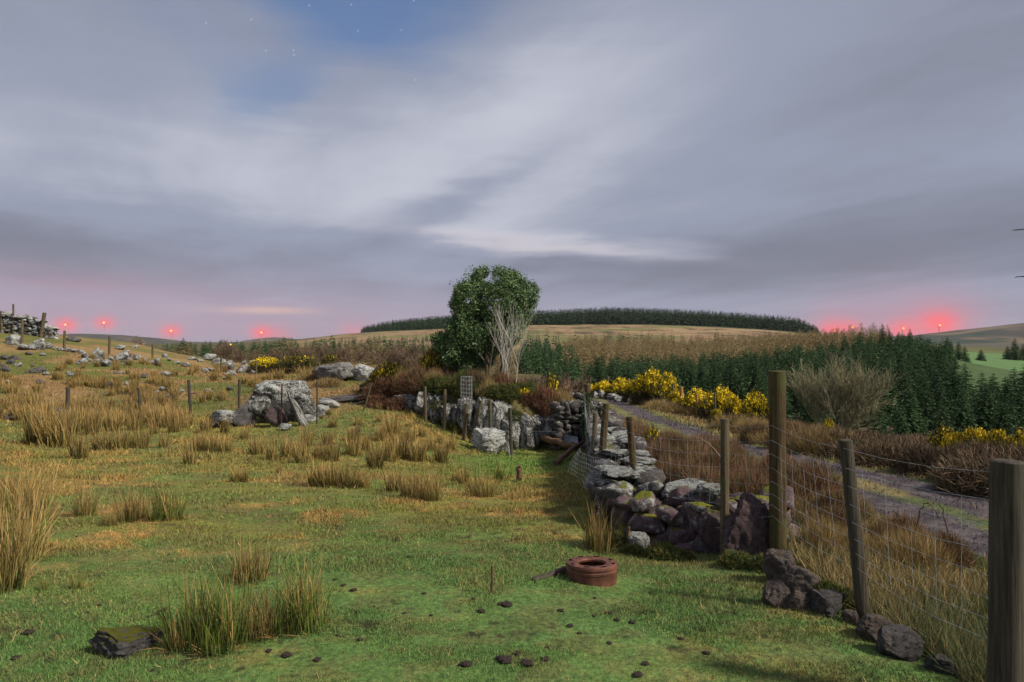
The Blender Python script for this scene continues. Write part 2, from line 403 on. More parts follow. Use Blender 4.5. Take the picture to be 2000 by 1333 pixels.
    c = mixc(nt, blob(520, 607, 78, 6.5, warp=False) * .75, c, (.55, .37, .33))
    c = mixc(nt, blob(130, 553, 160, 16) * .4, c, (.36, .235, .28))
    # red glow of the turbine lamps, painted into the sky colour
    for px, py, s, k in ((129, 636, 16, .8), (204, 632, 15, .72), (335, 648, 16, .75), (511, 651, 18, .82), (545, 655, 24, .28), (690, 650, 26, .28), (1628, 648, 26, .85), (1664, 641, 16, .6), (1763, 646, 24, .8), (1834, 634, 27, 1.0), (1834, 630, 58, .22), (1640, 640, 56, .12), (1750, 640, 110, .08)):
        c = mixc(nt, (blob(px, py, s, s * .72, warp=False) * k).f('MINIMUM', 1.0), c, (.86, .11, .13))
    # a few stars in the clear gap
    for px, py in ((604, 12), (491, 39), (519, 100), (573, 99), (574, 108), (686, 10), (699, 61), (784, 60), (402, 46), (811, 157), (808, 2)):
        c = mixc(nt, blob(px, py, 1.3, 1.3, warp=False) * .35, c, (.7, .75, .9))
    nt.links.new(c.k, bg.inputs[0]); bg.inputs[1].default_value = 1.0
world()
sl = bpy.data.lights.new('sun', 'SUN'); sl.energy = 3.5; sl.angle = R(5.0); sl.color = (1, .92, .76)
so = bpy.data.objects.new('sun', sl); COL.objects.link(so)
sd = Vector((SUN_AZ[0] * math.cos(SUN_EL), SUN_AZ[1] * math.cos(SUN_EL), math.sin(SUN_EL)))
so.rotation_euler = sd.to_track_quat('Z', 'Y').to_euler()
cam = bpy.data.cameras.new('camera'); cam.sensor_width = 36; cam.lens = 36 * F / 2000; cam.clip_start = .05; cam.clip_end = 20000
co = bpy.data.objects.new('camera', cam); COL.objects.link(co); co.location = (0, 0, CH); co.rotation_euler = (R(90), 0, 0); scene.camera = co
scene.view_settings.view_transform = 'Standard'; scene.view_settings.look = 'None'; scene.view_settings.gamma = 1; scene.view_settings.exposure = .42
scene.cycles.max_bounces = 5; scene.cycles.diffuse_bounces = 2; scene.cycles.glossy_bounces = 2; scene.cycles.transparent_max_bounces = 4

# ------------------------------------------------------------------ ground colour
def mixa(a, b, t): t = np.asarray(t)[..., None]; return a * (1 - t) + np.asarray(b, float) * t
def gcol(x, y):
    x = np.asarray(x, float); y = np.asarray(y, float); r = np.hypot(x, y); u = x / np.maximum(y, .5) * F + 1000
    green = np.array([.118, .180, .048]); dgreen = np.array([.085, .140, .042]); olive = np.array([.195, .180, .042]); straw = np.array([.40, .225, .075])
    c = np.tile(green, x.shape + (1,))
    c = mixa(c, dgreen, sstep(.42, .62, fb2(x, y, .9, .6, 5))); c = mixa(c, (.098, .172, .048), .75 * (1 - sstep(4.2, 6.5, r)))
    c = mixa(c, olive, sstep(4.4, 9, r) * .35 + .6 * sstep(.42, .62, fb2(x, y, 2.2, 1.4, 6)) * sstep(3.8, 6, y))
    # straw patches, more of them in the middle distance at the left
    pat = sstep(.50, .64, fb2(x, y, .75, .45, 8) * .6 + fb2(x, y, 2.6, 1.5, 9) * .4)
    zone = .20 + .8 * sstep(4.0, 6.5, y) * (1 - sstep(.2, 1.2, x)) * (1 - .5 * sstep(12, 20, y))
    c = mixa(c, straw, np.clip(pat * zone * (.25 + 1.1 * sstep(.42, .6, fb2(x, y, .11, .08, 28, 3))), 0, .8))
    c = mixa(c, (.16, .115, .05), .45 * sstep(.52, .62, fb2(x, y, .25, .18, 29, 3)) * sstep(4, 7, y))
    c = mixa(c, (.15, .115, .05), .35 * sstep(.48, .60, fb2(x, y, .14, .10, 35, 4)))
    # bright turf at the foot of the wall and on the mound
    c = mixa(c, (.11, .20, .035), np.exp(-((x - .2) / 1.2) ** 2 - ((y - 14.5) / 3.2) ** 2) * .8)
    # rushy slope
    slope = sstep(19, 23, y) * (1 - sstep(60, 90, y)) * (u < 900)
    c = mixa(c, mixa(np.tile(np.array([.125, .13, .035]), x.shape + (1,)), (.25, .16, .07), sstep(.40, .6, fb2(x, y, 2.2, 1.6, 11))), slope)
    # mud specks
    mud = .75 * sstep(.64, .71, fb2(x, y, .10, .08, 13, 4)) * sstep(.38, .55, fb2(x, y, 1.4, .8, 14, 2)) * (y < 6.5)
    c = mixa(c, (.035, .025, .018), mud * .9)
    # verge beside the track
    td, tt, sg = polydist(x, y, TRK)
    right = x > np.interp(y, [0, 2.9, 5.1, 6, 9, 12.5, 16, 20, 44], [2.2, 2.15, 2.0, 1.3, 1.4, 1.65, 1.9, 2.3, 1.5])
    vg = mixa(np.tile(np.array([.20, .15, .07]), x.shape + (1,)), (.085, .105, .042), np.clip(sstep(.4, .6, fb2(x, y, .8, .8, 15)) + .6 * (1 - sstep(4.5, 6, y)), 0, 1))
    c = mixa(c, vg, right & (y < 70) & (x < 30))
    c = mixa(c, mixa(np.tile(np.array([.16, .15, .055]), x.shape + (1,)), (.12, .125, .045), fb2(x, y, .5, .5, 26)), right * (1 - sstep(2.2, 2.8, td)) * sstep(9, 14, y) * (x > 3.2))
    edge = td + (fb2(x, y, .35, .35, 16) - .5) * .35
    trk = (1 - sstep(1.0, 1.15, edge)) * sstep(.12, .30, edge + (fb2(x, y, .6, .6, 18) - .5) * .4) * (y < 62) * (y > -9)
    gr = mixa(np.tile(np.array([.068, .054, .060]), x.shape + (1,)), (.11, .092, .098), sstep(.45, .6, fb2(x, y, .2, .2, 17)))
    c = mixa(c, gr, trk)
    # bank beyond the track
    c = mixa(c, (.085, .06, .035), ((x > 6.1) & (y < 60)) * sstep(1.5, 1.9, td))
    bh = bank_h(x, y) * (y > 5) * (y < 30); c = mixa(c, mixa(np.tile(np.array([.12, .075, .04]), x.shape + (1,)), (.10, .11, .035), fb2(x, y, .5, .5, 36)), sstep(.1, .5, bh))
    # rough land of the valley
    c = mixa(c, (.10, .085, .04), sstep(55, 90, r))
    c = mixa(c, (.12, .14, .04), sstep(90, 200, r) * sstep(.5, .65, fb2(x, y, 30, 30, 19)) * .6)
    moor = sstep(250, 330, r) * (u > 560) * (u < 1760)
    mc = mixa(np.tile(np.array([.25, .155, .09]), x.shape + (1,)), (.10, .08, .045), sstep(.50, .60, fb2(x, y, 9, 16, 20)))
    mc = mixa(mc, (.33, .235, .12), sstep(.52, .62, fb2(x, y, 22, 14, 27)) * .7)
    mc = mixa(mc, (.13, .15, .05), sstep(.54, .64, fb2(x, y, 40, 26, 21)) * .8)
    c = mixa(c, mc, moor)
    c = mixa(c, (.04, .05, .025), sstep(655, 670, r) * (u > 560) * (u < 1760))
    fld = (u > 1780) & (y > 225) & (y < 470) & (x > 0)
    c = mixa(c, mixa(np.tile(np.array([.085, .175, .06]), x.shape + (1,)), (.12, .19, .07), fb2(x, y, 40, 12, 22)), fld)
    c = mixa(c, (.06, .095, .035), (u > 1700) * (y < 226) * (y > 45) * (x > 0))
    c = mixa(c, (.09, .085, .06), sstep(800, 1000, r))
    return c
def ground():
    th = np.concatenate([np.linspace(-math.pi, -.78, 46)[:-1], np.linspace(-.78, .78, 420), np.linspace(.78, math.pi, 46)[1:]])
    rr = np.concatenate([[.02, .4, .9, 1.5, 2.0, 2.4], np.exp(np.linspace(math.log(2.7), math.log(60), 420)), np.exp(np.linspace(math.log(61), math.log(1200), 230)), [1500, 2000, 3000, 4200, 5600]])
    T, RR = np.meshgrid(th, rr); X = RR * np.sin(T); Y = RR * np.cos(T)
    Z = gz(X, Y); n, m = X.shape
    V = np.stack([X, Y, Z], -1).reshape(-1, 3)
    i = np.arange(n - 1)[:, None] * m + np.arange(m - 1)[None]
    Q = np.stack([i, i + 1, i + m + 1, i + m], -1).reshape(-1, 4)[:, ::-1]
    o = ob('ground', mk('ground', V, Q, np.zeros((0, 3), int), gcol(V[:, 0], V[:, 1]), M['ground'])); tag(o, kind='structure')
ground()
def grassfield():
    n = 820000
    th = RNG.uniform(-.82, .82, n); r = np.exp(np.where(RNG.random(n) < .72, RNG.uniform(math.log(2.3), math.log(42), n), RNG.uniform(math.log(2.6), math.log(8), n)))
    x = r * np.sin(th); y = r * np.cos(th)
    td, _, _ = polydist(x, y, TRK)
    keep = ((td > 1.05) | (RNG.random(n) < .12)) & (fb2(x, y, .22, .16, 30, 2) > .14)
    x, y, r, td = x[keep], y[keep], r[keep], td[keep]; n = len(x)
    z = gz(x, y); c = gcol(x, y)
    right = (x > np.interp(y, [0, 2.9, 5.1, 6, 9, 12.5, 16, 20, 44], [2.2, 2.15, 2.0, 1.4, 1.5, 1.75, 2.1, 2.4, 1.5]))
    tall = right & (td > 1.25) & (y < 30) & (x < 30)
    straw = RNG.random(n) < np.where(tall, np.where(fb2(x, y, 1.1, 1.1, 33, 2) + .015 * y > .55, .6, .22), .025)
    c = np.where(straw[:, None], np.array([.36, .25, .11]) * RNG.uniform(.6, 1.1, (n, 1)), c * RNG.uniform(.75, 1.5, (n, 1)))
    pch = sstep(.35, .65, fb2(x, y, .5, .35, 31, 2))
    ln = RNG.uniform(.010, .026, n) * (.5 + pch) * np.clip(r / 5.5, 1, 3.2)
    ln = ln * np.where(c[:, 0] > 1.2 * c[:, 1], 1.7, 1)
    verge_low = (x > 4.9) & (y > 12)
    ln = np.where(tall & ~verge_low, RNG.uniform(.06, .26, n) * (.4 + .9 * fb2(x, y, .9, .9, 32, 2)) * np.where(x > 3.1, .45, 1), ln)
    wd = np.clip(.00055 * r, .0014, .012) * RNG.uniform(.7, 1.3, n)
    d = RNG.normal(size=(n, 3)) * np.array([.55, .55, 0]) + np.array([.08, 0, 1]); d /= np.linalg.norm(d, axis=1)[:, None]
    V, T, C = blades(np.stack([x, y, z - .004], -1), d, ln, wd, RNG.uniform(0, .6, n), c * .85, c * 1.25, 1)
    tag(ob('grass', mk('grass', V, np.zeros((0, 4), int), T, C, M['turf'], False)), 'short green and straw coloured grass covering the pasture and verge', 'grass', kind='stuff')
grassfield()

# ------------------------------------------------------------------ rocks
def ico(sub):
    bm = bmesh.new(); bmesh.ops.create_icosphere(bm, subdivisions=sub, radius=1)
    V = np.array([v.co[:] for v in bm.verts]); T = np.array([[v.index for v in f.verts] for f in bm.faces]); bm.free(); return V, T
ICO = {k: ico(k) for k in (2, 3, 4, 5)}
def rockgeo(seed, sub=4, cuts=12, rough=.10, box=.0):
    V, T = ICO[sub]; V = V.copy(); rng = np.random.default_rng(seed)
    if box: V = np.sign(V) * np.abs(V) ** (1 - box); V /= np.abs(V).max(0)
    for _ in range(cuts):
        n = rng.normal(size=3); n /= np.linalg.norm(n); d = rng.uniform(.55, .88)
        k = V @ n - d; V = V - np.maximum(k, 0)[:, None] * n * .92
    N = V / (np.linalg.norm(V, axis=1)[:, None] + 1e-9)
    V = V + N * ((fbm(V * 1.6 + seed * 3.3, 3) - .5) * .35 + (fbm(V * 5 + seed, 4) - .5) * rough * 2)[:, None]
    lay = np.abs(((V[:, 2] * (4.2 if sub > 4 else 3.2) + fbm(V * 2 + seed, 2) * 1.8 + V[:, 0] * .5) % 1) - .5)
    V = V - N * (sstep(.0, .13, .13 - lay) * (.11 if sub > 4 else .06) * sstep(.35, .6, fbm(V * 1.7 + 9, 2)))[:, None]
    if sub > 4: V = V + N * ((fbm(V * 11 + seed, 3) - .5) * .06)[:, None]
    V = (V - (V.max(0) + V.min(0)) / 2) / ((V.max(0) - V.min(0)) / 2)
    return V, T
RG = {(s, k): rockgeo(s * 11 + 3, k, box=.15) for s in range(8) for k in (2, 3)}
RG4 = [rockgeo(s * 13 + 5, 4, box=.1) for s in range(8)]
RG5 = [rockgeo(s * 17 + 9, 5, box=.1, rough=.13) for s in range(5)]
RG5[0] = rockgeo(502, 5, 3, box=.5, rough=.17)
_rm = {}
def rockmesh(s, mat, hi=False):
    k = (s, mat, hi)
    if k not in _rm:
        V, T = (RG5[s % 5] if hi else RG4[s % 8]); _rm[k] = mk('rock', V, np.zeros((0, 4), int), T, np.ones((len(V), 3)), M[mat])
    return _rm[k]
rkn = [0]
def rock(px, py, w, h, mat='rock', label=None, group=None, Y=None, depth=.8, tilt=0, name='rock', rz=None, sink=.22, hi=False, s=None, cat='rock', base=None):
    p = at(px, py) if Y is None else atY(px, Y)
    k = p.y / F; f_ = .86 if (Y is None and px < 520 and py < 800) else 1; hw = w * k / 2 * f_; hh = h * k * f_
    rkn[0] += 1; s = rkn[0] if s is None else s
    o = ob(name, rockmesh(s, mat, hi), None, (p.x, p.y + hw * depth * .6, (p.z if base is None else base) + hh * (.5 - sink * .5)), (0, R(tilt), random.uniform(-.35, .35) if rz is None else R(rz)), (hw, hw * depth, hh * (.5 + sink * .5)))
    return tag(o, label, cat, group)

ORD = ['first', 'second', 'third', 'fourth', 'fifth', 'sixth', 'seventh', 'eighth', 'ninth', 'tenth', 'eleventh', 'twelfth', 'thirteenth', 'fourteenth', 'fifteenth', 'sixteenth', 'seventeenth', 'eighteenth', 'nineteenth', 'twentieth']
def rowrocks(lst, adj, where, group, **kw):
    lst = sorted(lst)
    for i, q in enumerate(lst):
        px, py, w, h = q[:4]; mat = q[4] if len(q) > 4 else 'rock'
        dk = 'dark' if mat == 'rockd' else adj
        lab = f"{dk} rock, {ORD[i]} from the left in {where}" if len(lst) > 1 else f"{dk} rock in {where}"
        rock(px, py, w, h, mat, lab, group, **kw)
rowrocks([(20, 675, 34, 24), (45, 685, 32, 15), (70, 685, 36, 26), (92, 682, 20, 14), (106, 684, 12, 9), (118, 687, 14, 9), (130, 688, 14, 9), (142, 690, 16, 9), (155, 692, 15, 9), (165, 700, 18, 15)],
         'white lichened', 'the rubble line below the upper wall', 'rocks along the old rubble line on the slope')
rowrocks([(185, 702, 30, 26), (196, 694, 13, 11), (187, 714, 14, 9), (203, 718, 26, 17), (212, 714, 12, 9), (158, 714, 24, 15), (172, 708, 14, 9), (216, 707, 15, 12), (236, 705, 32, 20), (252, 708, 12, 10)],
         'pale', 'the heap between the second and third upper posts', 'rocks heaped on the middle of the slope')
rowrocks([(266, 705, 20, 14), (284, 708, 17, 11), (306, 716, 13, 18), (295, 712, 12, 9), (320, 700, 14, 10), (330, 706, 12, 7), (345, 712, 16, 7), (362, 718, 20, 11), (372, 704, 22, 8)],
         'white topped', 'the scatter right of the third upper post', 'rocks scattered right of the third post')
rowrocks([(408, 705, 30, 16), (425, 714, 32, 16), (442, 724, 34, 22), (470, 730, 32, 18), (452, 735, 20, 13), (495, 717, 16, 12), (412, 727, 18, 9), (390, 708, 16, 8), (482, 722, 16, 10), (440, 744, 16, 7)],
         'grey white', 'the cluster left of the left gorse', 'rocks clustered left of the gorse')
rowrocks([(300, 772, 22, 11), (318, 766, 22, 12), (334, 764, 20, 12), (350, 769, 20, 10), (330, 776, 24, 9), (312, 780, 16, 8)], 'bright white', 'the small pile behind the third fence post', 'rocks piled behind the lower fence')
rowrocks([(140, 668, 34, 12, 'rockd'), (233, 684, 24, 11), (262, 680, 14, 6), (245, 690, 14, 6)], 'low pale', 'the grass near the skyline', 'rocks near the skyline')
rowrocks([(215, 759, 30, 15, 'rockd'), (247, 755, 13, 11), (70, 730, 34, 15, 'rockd'), (280, 740, 26, 9, 'rockd'), (322, 738, 24, 13), (334, 745, 12, 8), (233, 732, 13, 7), (8, 727, 24, 12, 'rockd'), (405, 770, 20, 12), (398, 778, 20, 7), (380, 771, 20, 5, 'rockd')],
         'small white', 'the rushy slope above the lower fence', 'rocks among the rushes')
rowrocks([(25, 820, 64, 10, 'rockd'), (110, 818, 36, 20, 'rockd'), (60, 815, 30, 10, 'rockd'), (290, 823, 24, 10), (313, 821, 22, 7, 'rockd')], 'flat pale', 'the foot of the lower fence', 'rocks at the foot of the lower fence')

rg = random.Random(5)
for i in range(75):
    px = rg.uniform(0, 515); py = rg.uniform(684 + max(0, px - 150) * .06, 735 + rg.random() * 45)
    if vnoise(np.array([px / 45, py / 14, 6.1])) < .45: continue
    w_ = rg.uniform(7, 20); rock(px, py, w_, w_ * rg.uniform(.4, .7), rg.choice(['rock', 'rockd', 'rock', 'rockb']), 'small weathered rock half hidden in the grass of the left slope', 'small rocks strewn over the left slope')
# the great boulder and its neighbours
rock(543, 838, 118, 84, 'rockbig', 'big white lichened boulder beside the rusty stake', None, Y=19.3, depth=.8, name='boulder', hi=True, s=0, sink=.2, base=zp(828, 19.3), rz=14, cat='boulder')
rock(432, 826, 74, 36, 'rock', 'low slanting boulder left of the big boulder', None, Y=18.8, tilt=-14, name='boulder', hi=True, s=1, cat='boulder')
rock(472, 822, 52, 48, 'rockd', 'dark upright boulder touching the left side of the big boulder', None, Y=18.9, name='boulder', s=3, cat='boulder')
rock(536, 848, 44, 40, 'rockm', 'mossy stone propped under the big boulder', None, Y=18.6, s=4)
rock(578, 850, 18, 78, 'rock', 'narrow slab leaning against the big boulder', None, Y=18.4, depth=1.2, tilt=-26, name='stone_slab', s=5, cat='stone slab')
rock(603, 832, 34, 16, 'rock', 'small stone at the right foot of the big boulder', None, Y=18.9, s=6)
rock(556, 862, 26, 14, 'rock', 'small white stone in the rushes below the big boulder', None, Y=18.0, s=7)
rock(648, 750, 80, 34, 'rockg', 'long grey boulder left of the pale round boulder', None, Y=26, name='boulder', hi=True, s=0, tilt=-8, cat='boulder')
rock(672, 744, 34, 30, 'rockg', 'grey hump of rock joined to the pale round boulder', None, Y=26.4, name='boulder', s=2, cat='boulder')
rock(705, 744, 56, 34, 'rockw', 'pale round boulder left of the leaning post', None, Y=26.2, name='boulder', hi=True, s=3, cat='boulder')
rock(665, 782, 130, 10, 'rockd', 'dark flat slab on the grass behind the fence', None, Y=21.8, depth=.5, tilt=-5, name='stone_slab', s=1, cat='stone slab')
rock(640, 790, 50, 22, 'rockw', 'low pale stone right of the black stake', None, Y=20.8, s=2)
rock(957, 892, 86, 50, 'rockw', 'round white speckled boulder at the foot of the bank', None, Y=16.6, depth=.8, name='boulder', hi=True, s=4, cat='boulder')
rock(992, 888, 16, 44, 'rockw', 'thin slab standing beside the speckled boulder', None, Y=16.7, depth=1.0, tilt=-18, name='stone_slab', s=3, cat='stone slab')
rock(940, 722, 30, 26, 'rockw', 'white rock on the bank below the paired posts', None, Y=21.5, s=5)
rock(962, 722, 16, 14, 'rockw', 'small white rock right of the paired posts', None, Y=21.6, s=6)
rock(1058, 745, 34, 18, 'rockw', 'pale rock on the bank right of the bare white tree', None, Y=22.5, s=1)
rock(1022, 762, 26, 14, 'rockw', 'pale rock at the foot of the bare white tree', None, Y=19.6, s=2)
rock(698, 825, 12, 16, 'rockd', 'small dark stone on the mound', None, Y=17.2, s=3)
rock(503, 812, 52, 44, 'rockbig', 'ragged lichened rock against the left corner of the big boulder', None, Y=19.0, s=2, base=zp(812, 19.0), hi=True)
rock(590, 806, 46, 40, 'rockbig', 'ragged lichened rock against the right corner of the big boulder', None, Y=19.1, s=3, base=zp(808, 19.1), hi=True)
rock(548, 764, 84, 24, 'rockbig', 'flat lichened ledge lying on top of the big boulder', None, Y=19.4, s=3, tilt=5, base=zp(768, 19.4), hi=True, sink=0)
rock(622, 806, 40, 22, 'rock', 'low lichened rock behind the straight black stake', None, Y=19.8, s=1)
# foreground
rock(232, 1284, 142, 48, 'rockf', 'flat stone with yellow moss sunk in the near turf', None, depth=.7, hi=True, s=4, tilt=9, rz=25, sink=.45)
# near wall end boulders
def nb(px, py, w, h, mat, lab, Y, **kw): return rock(px, py, w, h, mat, lab, None, Y=Y, name='boulder', cat='boulder', hi=True, **kw)
nb(1465, 1100, 108, 128, 'rockm', 'large purple mossy boulder left of the thick round post', 5.15, depth=.6, s=3, rz=20)
nb(1408, 1072, 78, 84, 'rockm', 'purple boulder behind the slim square post', 5.45, s=0, rz=-10)
nb(1345, 1065, 70, 84, 'rockm', 'moss draped boulder in the middle of the broken wall end', 5.75, s=1)
nb(1270, 1058, 56, 92, 'rockm', 'upright purple stone with moss at its foot', 6.0, s=4, tilt=6)
nb(1222, 1052, 50, 70, 'rockb', 'dark stone at the corner of the wall end', 6.2, s=2)
nb(1348, 1000, 104, 42, 'rock', 'flat pale capping boulder on the broken wall end', 6.0, base=zp(985, 6.0), s=2, tilt=-8, sink=.1)
nb(1395, 985, 62, 42, 'rock', 'pale rounded boulder behind the slim square post', 5.8, base=zp(990, 5.8), s=0, sink=.1)
nb(1300, 1000, 60, 30, 'rockm', 'mossy stone wedged high in the wall end', 6.1, base=zp(1010, 6.1), s=1, sink=.1)
nb(1455, 1003, 90, 40, 'rockm', 'moss topped stone on the purple boulder', 5.5, base=zp(1012, 5.5), s=4, sink=.1)
nb(1500, 1040, 56, 80, 'rockm', 'mossy stone right behind the thick round post', 5.55, base=zp(1070, 5.55), s=3, sink=.1)
rock(1248, 1078, 46, 34, 'rockw', 'white triangular stone lying at the foot of the wall end', None, Y=5.75, s=5, hi=True)
rock(1385, 1058, 60, 20, 'rockd', 'low dark stone among ferns under the wall end', None, Y=5.5, s=6)
KERB = [(1528, 1142, 62, 62, 'topmost brown stone of the low kerb below the round post'), (1572, 1165, 76, 56, 'broad brown kerb stone leaning down the slope'), (1522, 1188, 56, 50, 'squat kerb stone nearest the turf below the round post'), (1560, 1195, 50, 40, 'small kerb stone tucked under the broad one'),
        (1622, 1208, 74, 50, 'grey brown kerb stone left of the leaning post'), (1664, 1222, 30, 26, 'little kerb stone touching the leaning post'), (1718, 1258, 78, 54, 'rounded brown kerb stone right of the leaning post'), (1768, 1290, 92, 58, 'dark rounded kerb stone, second right of the leaning post'), (1845, 1318, 58, 34, 'small dark kerb stone lowest in the row')]
for i, (px, py, w, h, lb) in enumerate(KERB):
    rock(px, py, w, h, 'rockd' if i in (4, 7, 8) else 'rockb', lb, 'stones of the low broken kerb', hi=True, s=i, depth=.75, sink=.35, cat='kerb stone', name='kerb_stone')
# stones along the far side of the track
n = 20
for i in range(n):
    t = i / (n - 1); px = 1120 + 212 * t + random.uniform(-3, 3); Y = 44 - 16.5 * t ** .75
    rock(px, 0, random.uniform(14, 24), random.uniform(10, 17), random.choice(['rock', 'rockw', 'rock', 'rockd']), f'white lichened stone, {ORD[i]} from the far end of the row below the roadside gorse', 'stones below the roadside gorse', Y=Y, name='stone', cat='stone')

# ------------------------------------------------------------------ dry stone walls
def stoneface(acc, P, hfun, thick, sw, sh, sub=2, seed=0, both=True, z0=None):
    rng = np.random.default_rng(seed); P = np.asarray(P, float)
    seg = np.linalg.norm(np.diff(P, axis=0), axis=1); L = np.concatenate([[0], np.cumsum(seg)])
    row = 0; zz = 0
    maxh = max(hfun(l) for l in np.linspace(0, L[-1], 40))
    while zz < maxh + sh:
        l = -rng.uniform(0, sw)
        ch = sh * rng.uniform(.7, 1.3)
        while l < L[-1]:
            w = sw * rng.uniform(.55, 1.6); lm = min(max(l + w / 2, 0), L[-1])
            x = np.interp(lm, L, P[:, 0]); y = np.interp(lm, L, P[:, 1])
            i = min(np.searchsorted(L, lm, side='right') - 1, len(seg) - 1); d = (P[i + 1] - P[i]) / seg[i]; nrm = np.array([-d[1], d[0]])
            hh = hfun(lm)
            if zz < hh:
                for sgn in ((-1, 1) if both else (1,)):
                    top = zz + ch * 1.4 > hh
                    V, T = RG[(int(rng.integers(8)), sub)]
                    V = V * np.array([w * .56, thick * (.24 if not top else .30), ch * rng.uniform(.5, .68)])
                    a = rng.normal() * .22; V = V * rng.uniform(.8, 1.15, 3); V = np.stack([V[:, 0], V[:, 1] * math.cos(a) - V[:, 2] * math.sin(a), V[:, 1] * math.sin(a) + V[:, 2] * math.cos(a)], 1)
                    b = rng.normal() * .3; V = np.stack([V[:, 0] * math.cos(b) - V[:, 2] * math.sin(b), V[:, 1], V[:, 0] * math.sin(b) + V[:, 2] * math.cos(b)], 1)
                    off = sgn * thick * .33 + rng.normal() * .02
                    cx = x + nrm[0] * off; cy = y + nrm[1] * off
                    W = np.stack([cx + V[:, 0] * d[0] + V[:, 1] * nrm[0], cy + V[:, 0] * d[1] + V[:, 1] * nrm[1], V[:, 2] + zz + ch * .45 + g1(x, y) - .08 + rng.normal() * ch * .22], 1)
                    acc.add(W, T)
            l += w * .93
        zz += ch * .86
WALL = [(1.10, 6.35), (1.17, 7.0), (1.42, 9), (1.72, 12.5), (2.05, 16), (2.3, 18.6)]
wr = ob('dry_stone_wall', None); wr.location = (1.3, 8, g1(1.3, 8)); tag(wr, 'long grey dry stone wall running away beside the track with wire along it', 'wall')
bpy.context.view_layer.update()
def child(name, me, root): o = ob(name, me, root); o.matrix_parent_inverse = Matrix.Translation(-root.location); return o
ac = Acc(); stoneface(ac, WALL, lambda l: .46 + .028 * l, .56, .22, .135, 3, 3)
child('stonework', ac.mesh('stonework', M['rockwall']), wr)
ac = Acc(); stoneface(ac, [(1.10, 6.45), (1.35, 6.0), (1.75, 5.75), (2.15, 5.45)], lambda l: .40, .42, .22, .13, 3, 6); child('stonework', ac.mesh('stonework', M['rockm']), wr)
for i, (px, Y, w, h) in enumerate([(1262, 6.9, 92, 22), (1232, 7.3, 80, 30), (1290, 6.5, 64, 24), (1205, 8.0, 60, 24), (1250, 7.9, 70, 22), (1218, 8.9, 60, 20), (1190, 9.6, 46, 16), (1205, 10.6, 52, 16), (1178, 11.6, 40, 14), (1192, 12.6, 40, 12), (1168, 13.8, 34, 12), (1178, 15.2, 30, 11), (1160, 16.6, 28, 10), (1170, 17.6, 24, 9)]):
    x = np.interp(Y, [p[1] for p in WALL], [p[0] for p in WALL]) + (.14 if i % 2 else -.1); k = Y / F
    o = child('capstone', rockmesh(i, 'rock' if i % 3 else 'rockw', True), wr)
    o.location = (x, Y, g1(1.3, Y) + .45 + .028 * (Y - 6) + .01 + .03 * (i % 3)); o.rotation_euler = (random.uniform(-.12, .12), random.uniform(-.15, .15), random.uniform(-.5, .5)); o.scale = (w * k * .46, w * k * .46, h * k * .36)
# wall at the inner corner, of rounded field stones
wc = ob('dry_stone_wall', None); wc.location = (1.5, 18, g1(1.5, 17.6)); tag(wc, 'stack of rounded field stones in the corner behind the sheet of tin', 'wall')
ac = Acc(); stoneface(ac, [(1.12, 17.75), (1.85, 17.95)], lambda l: 1.15, .5, .22, .16, 2, 8); child('stonework', ac.mesh('stonework', M['rockwall']), wc)
# upper left wall
wl = ob('dry_stone_wall', None); wl.location = (-29, 40, g1(-29, 40)); tag(wl, 'ruined dry stone wall on the skyline at the upper left with posts on it', 'wall')
x0 = (-60 - 1000) / F * 40; x1 = (104 - 1000) / F * 40
ac = Acc(); stoneface(ac, [(x0, 40), (x1, 40)], lambda l: 1.12 - .10 * max(0, l - 2.5) - .25 * (l > 4.4), .6, .36, .2, 2, 5); child('stonework', ac.mesh('stonework', M['rock']), wl)

# stone facing of the bank: each slab is a part
br_ = ob('stone_faced_bank', None); br_.location = (0, 18, g1(0, 17.5)); tag(br_, 'bank faced with upright whitened slabs below the holly tree', 'stone bank')
rng = np.random.default_rng(4)
seg = np.linalg.norm(np.diff(BANK, axis=0), axis=1); LB = np.concatenate([[0], np.cumsum(seg)])
l = 2.3; k_ = 0
while l < LB[-1] - 1.2:
    w = rng.uniform(.28, .6); x = np.interp(l + w / 2, LB, BANK[:, 0]); y = np.interp(l + w / 2, LB, BANK[:, 1]); h = np.interp(l + w / 2, LB, BH)
    zb = g1(x, y - .35); hh = h * rng.uniform(.65, 1.0)
    if x < 1.15:
        o = child('slab', rockmesh(int(rng.integers(5)), 'rockslab', True), br_); o.location = (x, y - .02 + rng.uniform(-.05, .05), zb + hh * .45); o.rotation_euler = (R(rng.uniform(-14, -2)), R(rng.uniform(-16, 16)), R(rng.uniform(-20, 20))); o.scale = (w * .72, .24, hh * .58); k_ += 1
    l += w * rng.uniform(.75, 1.1)

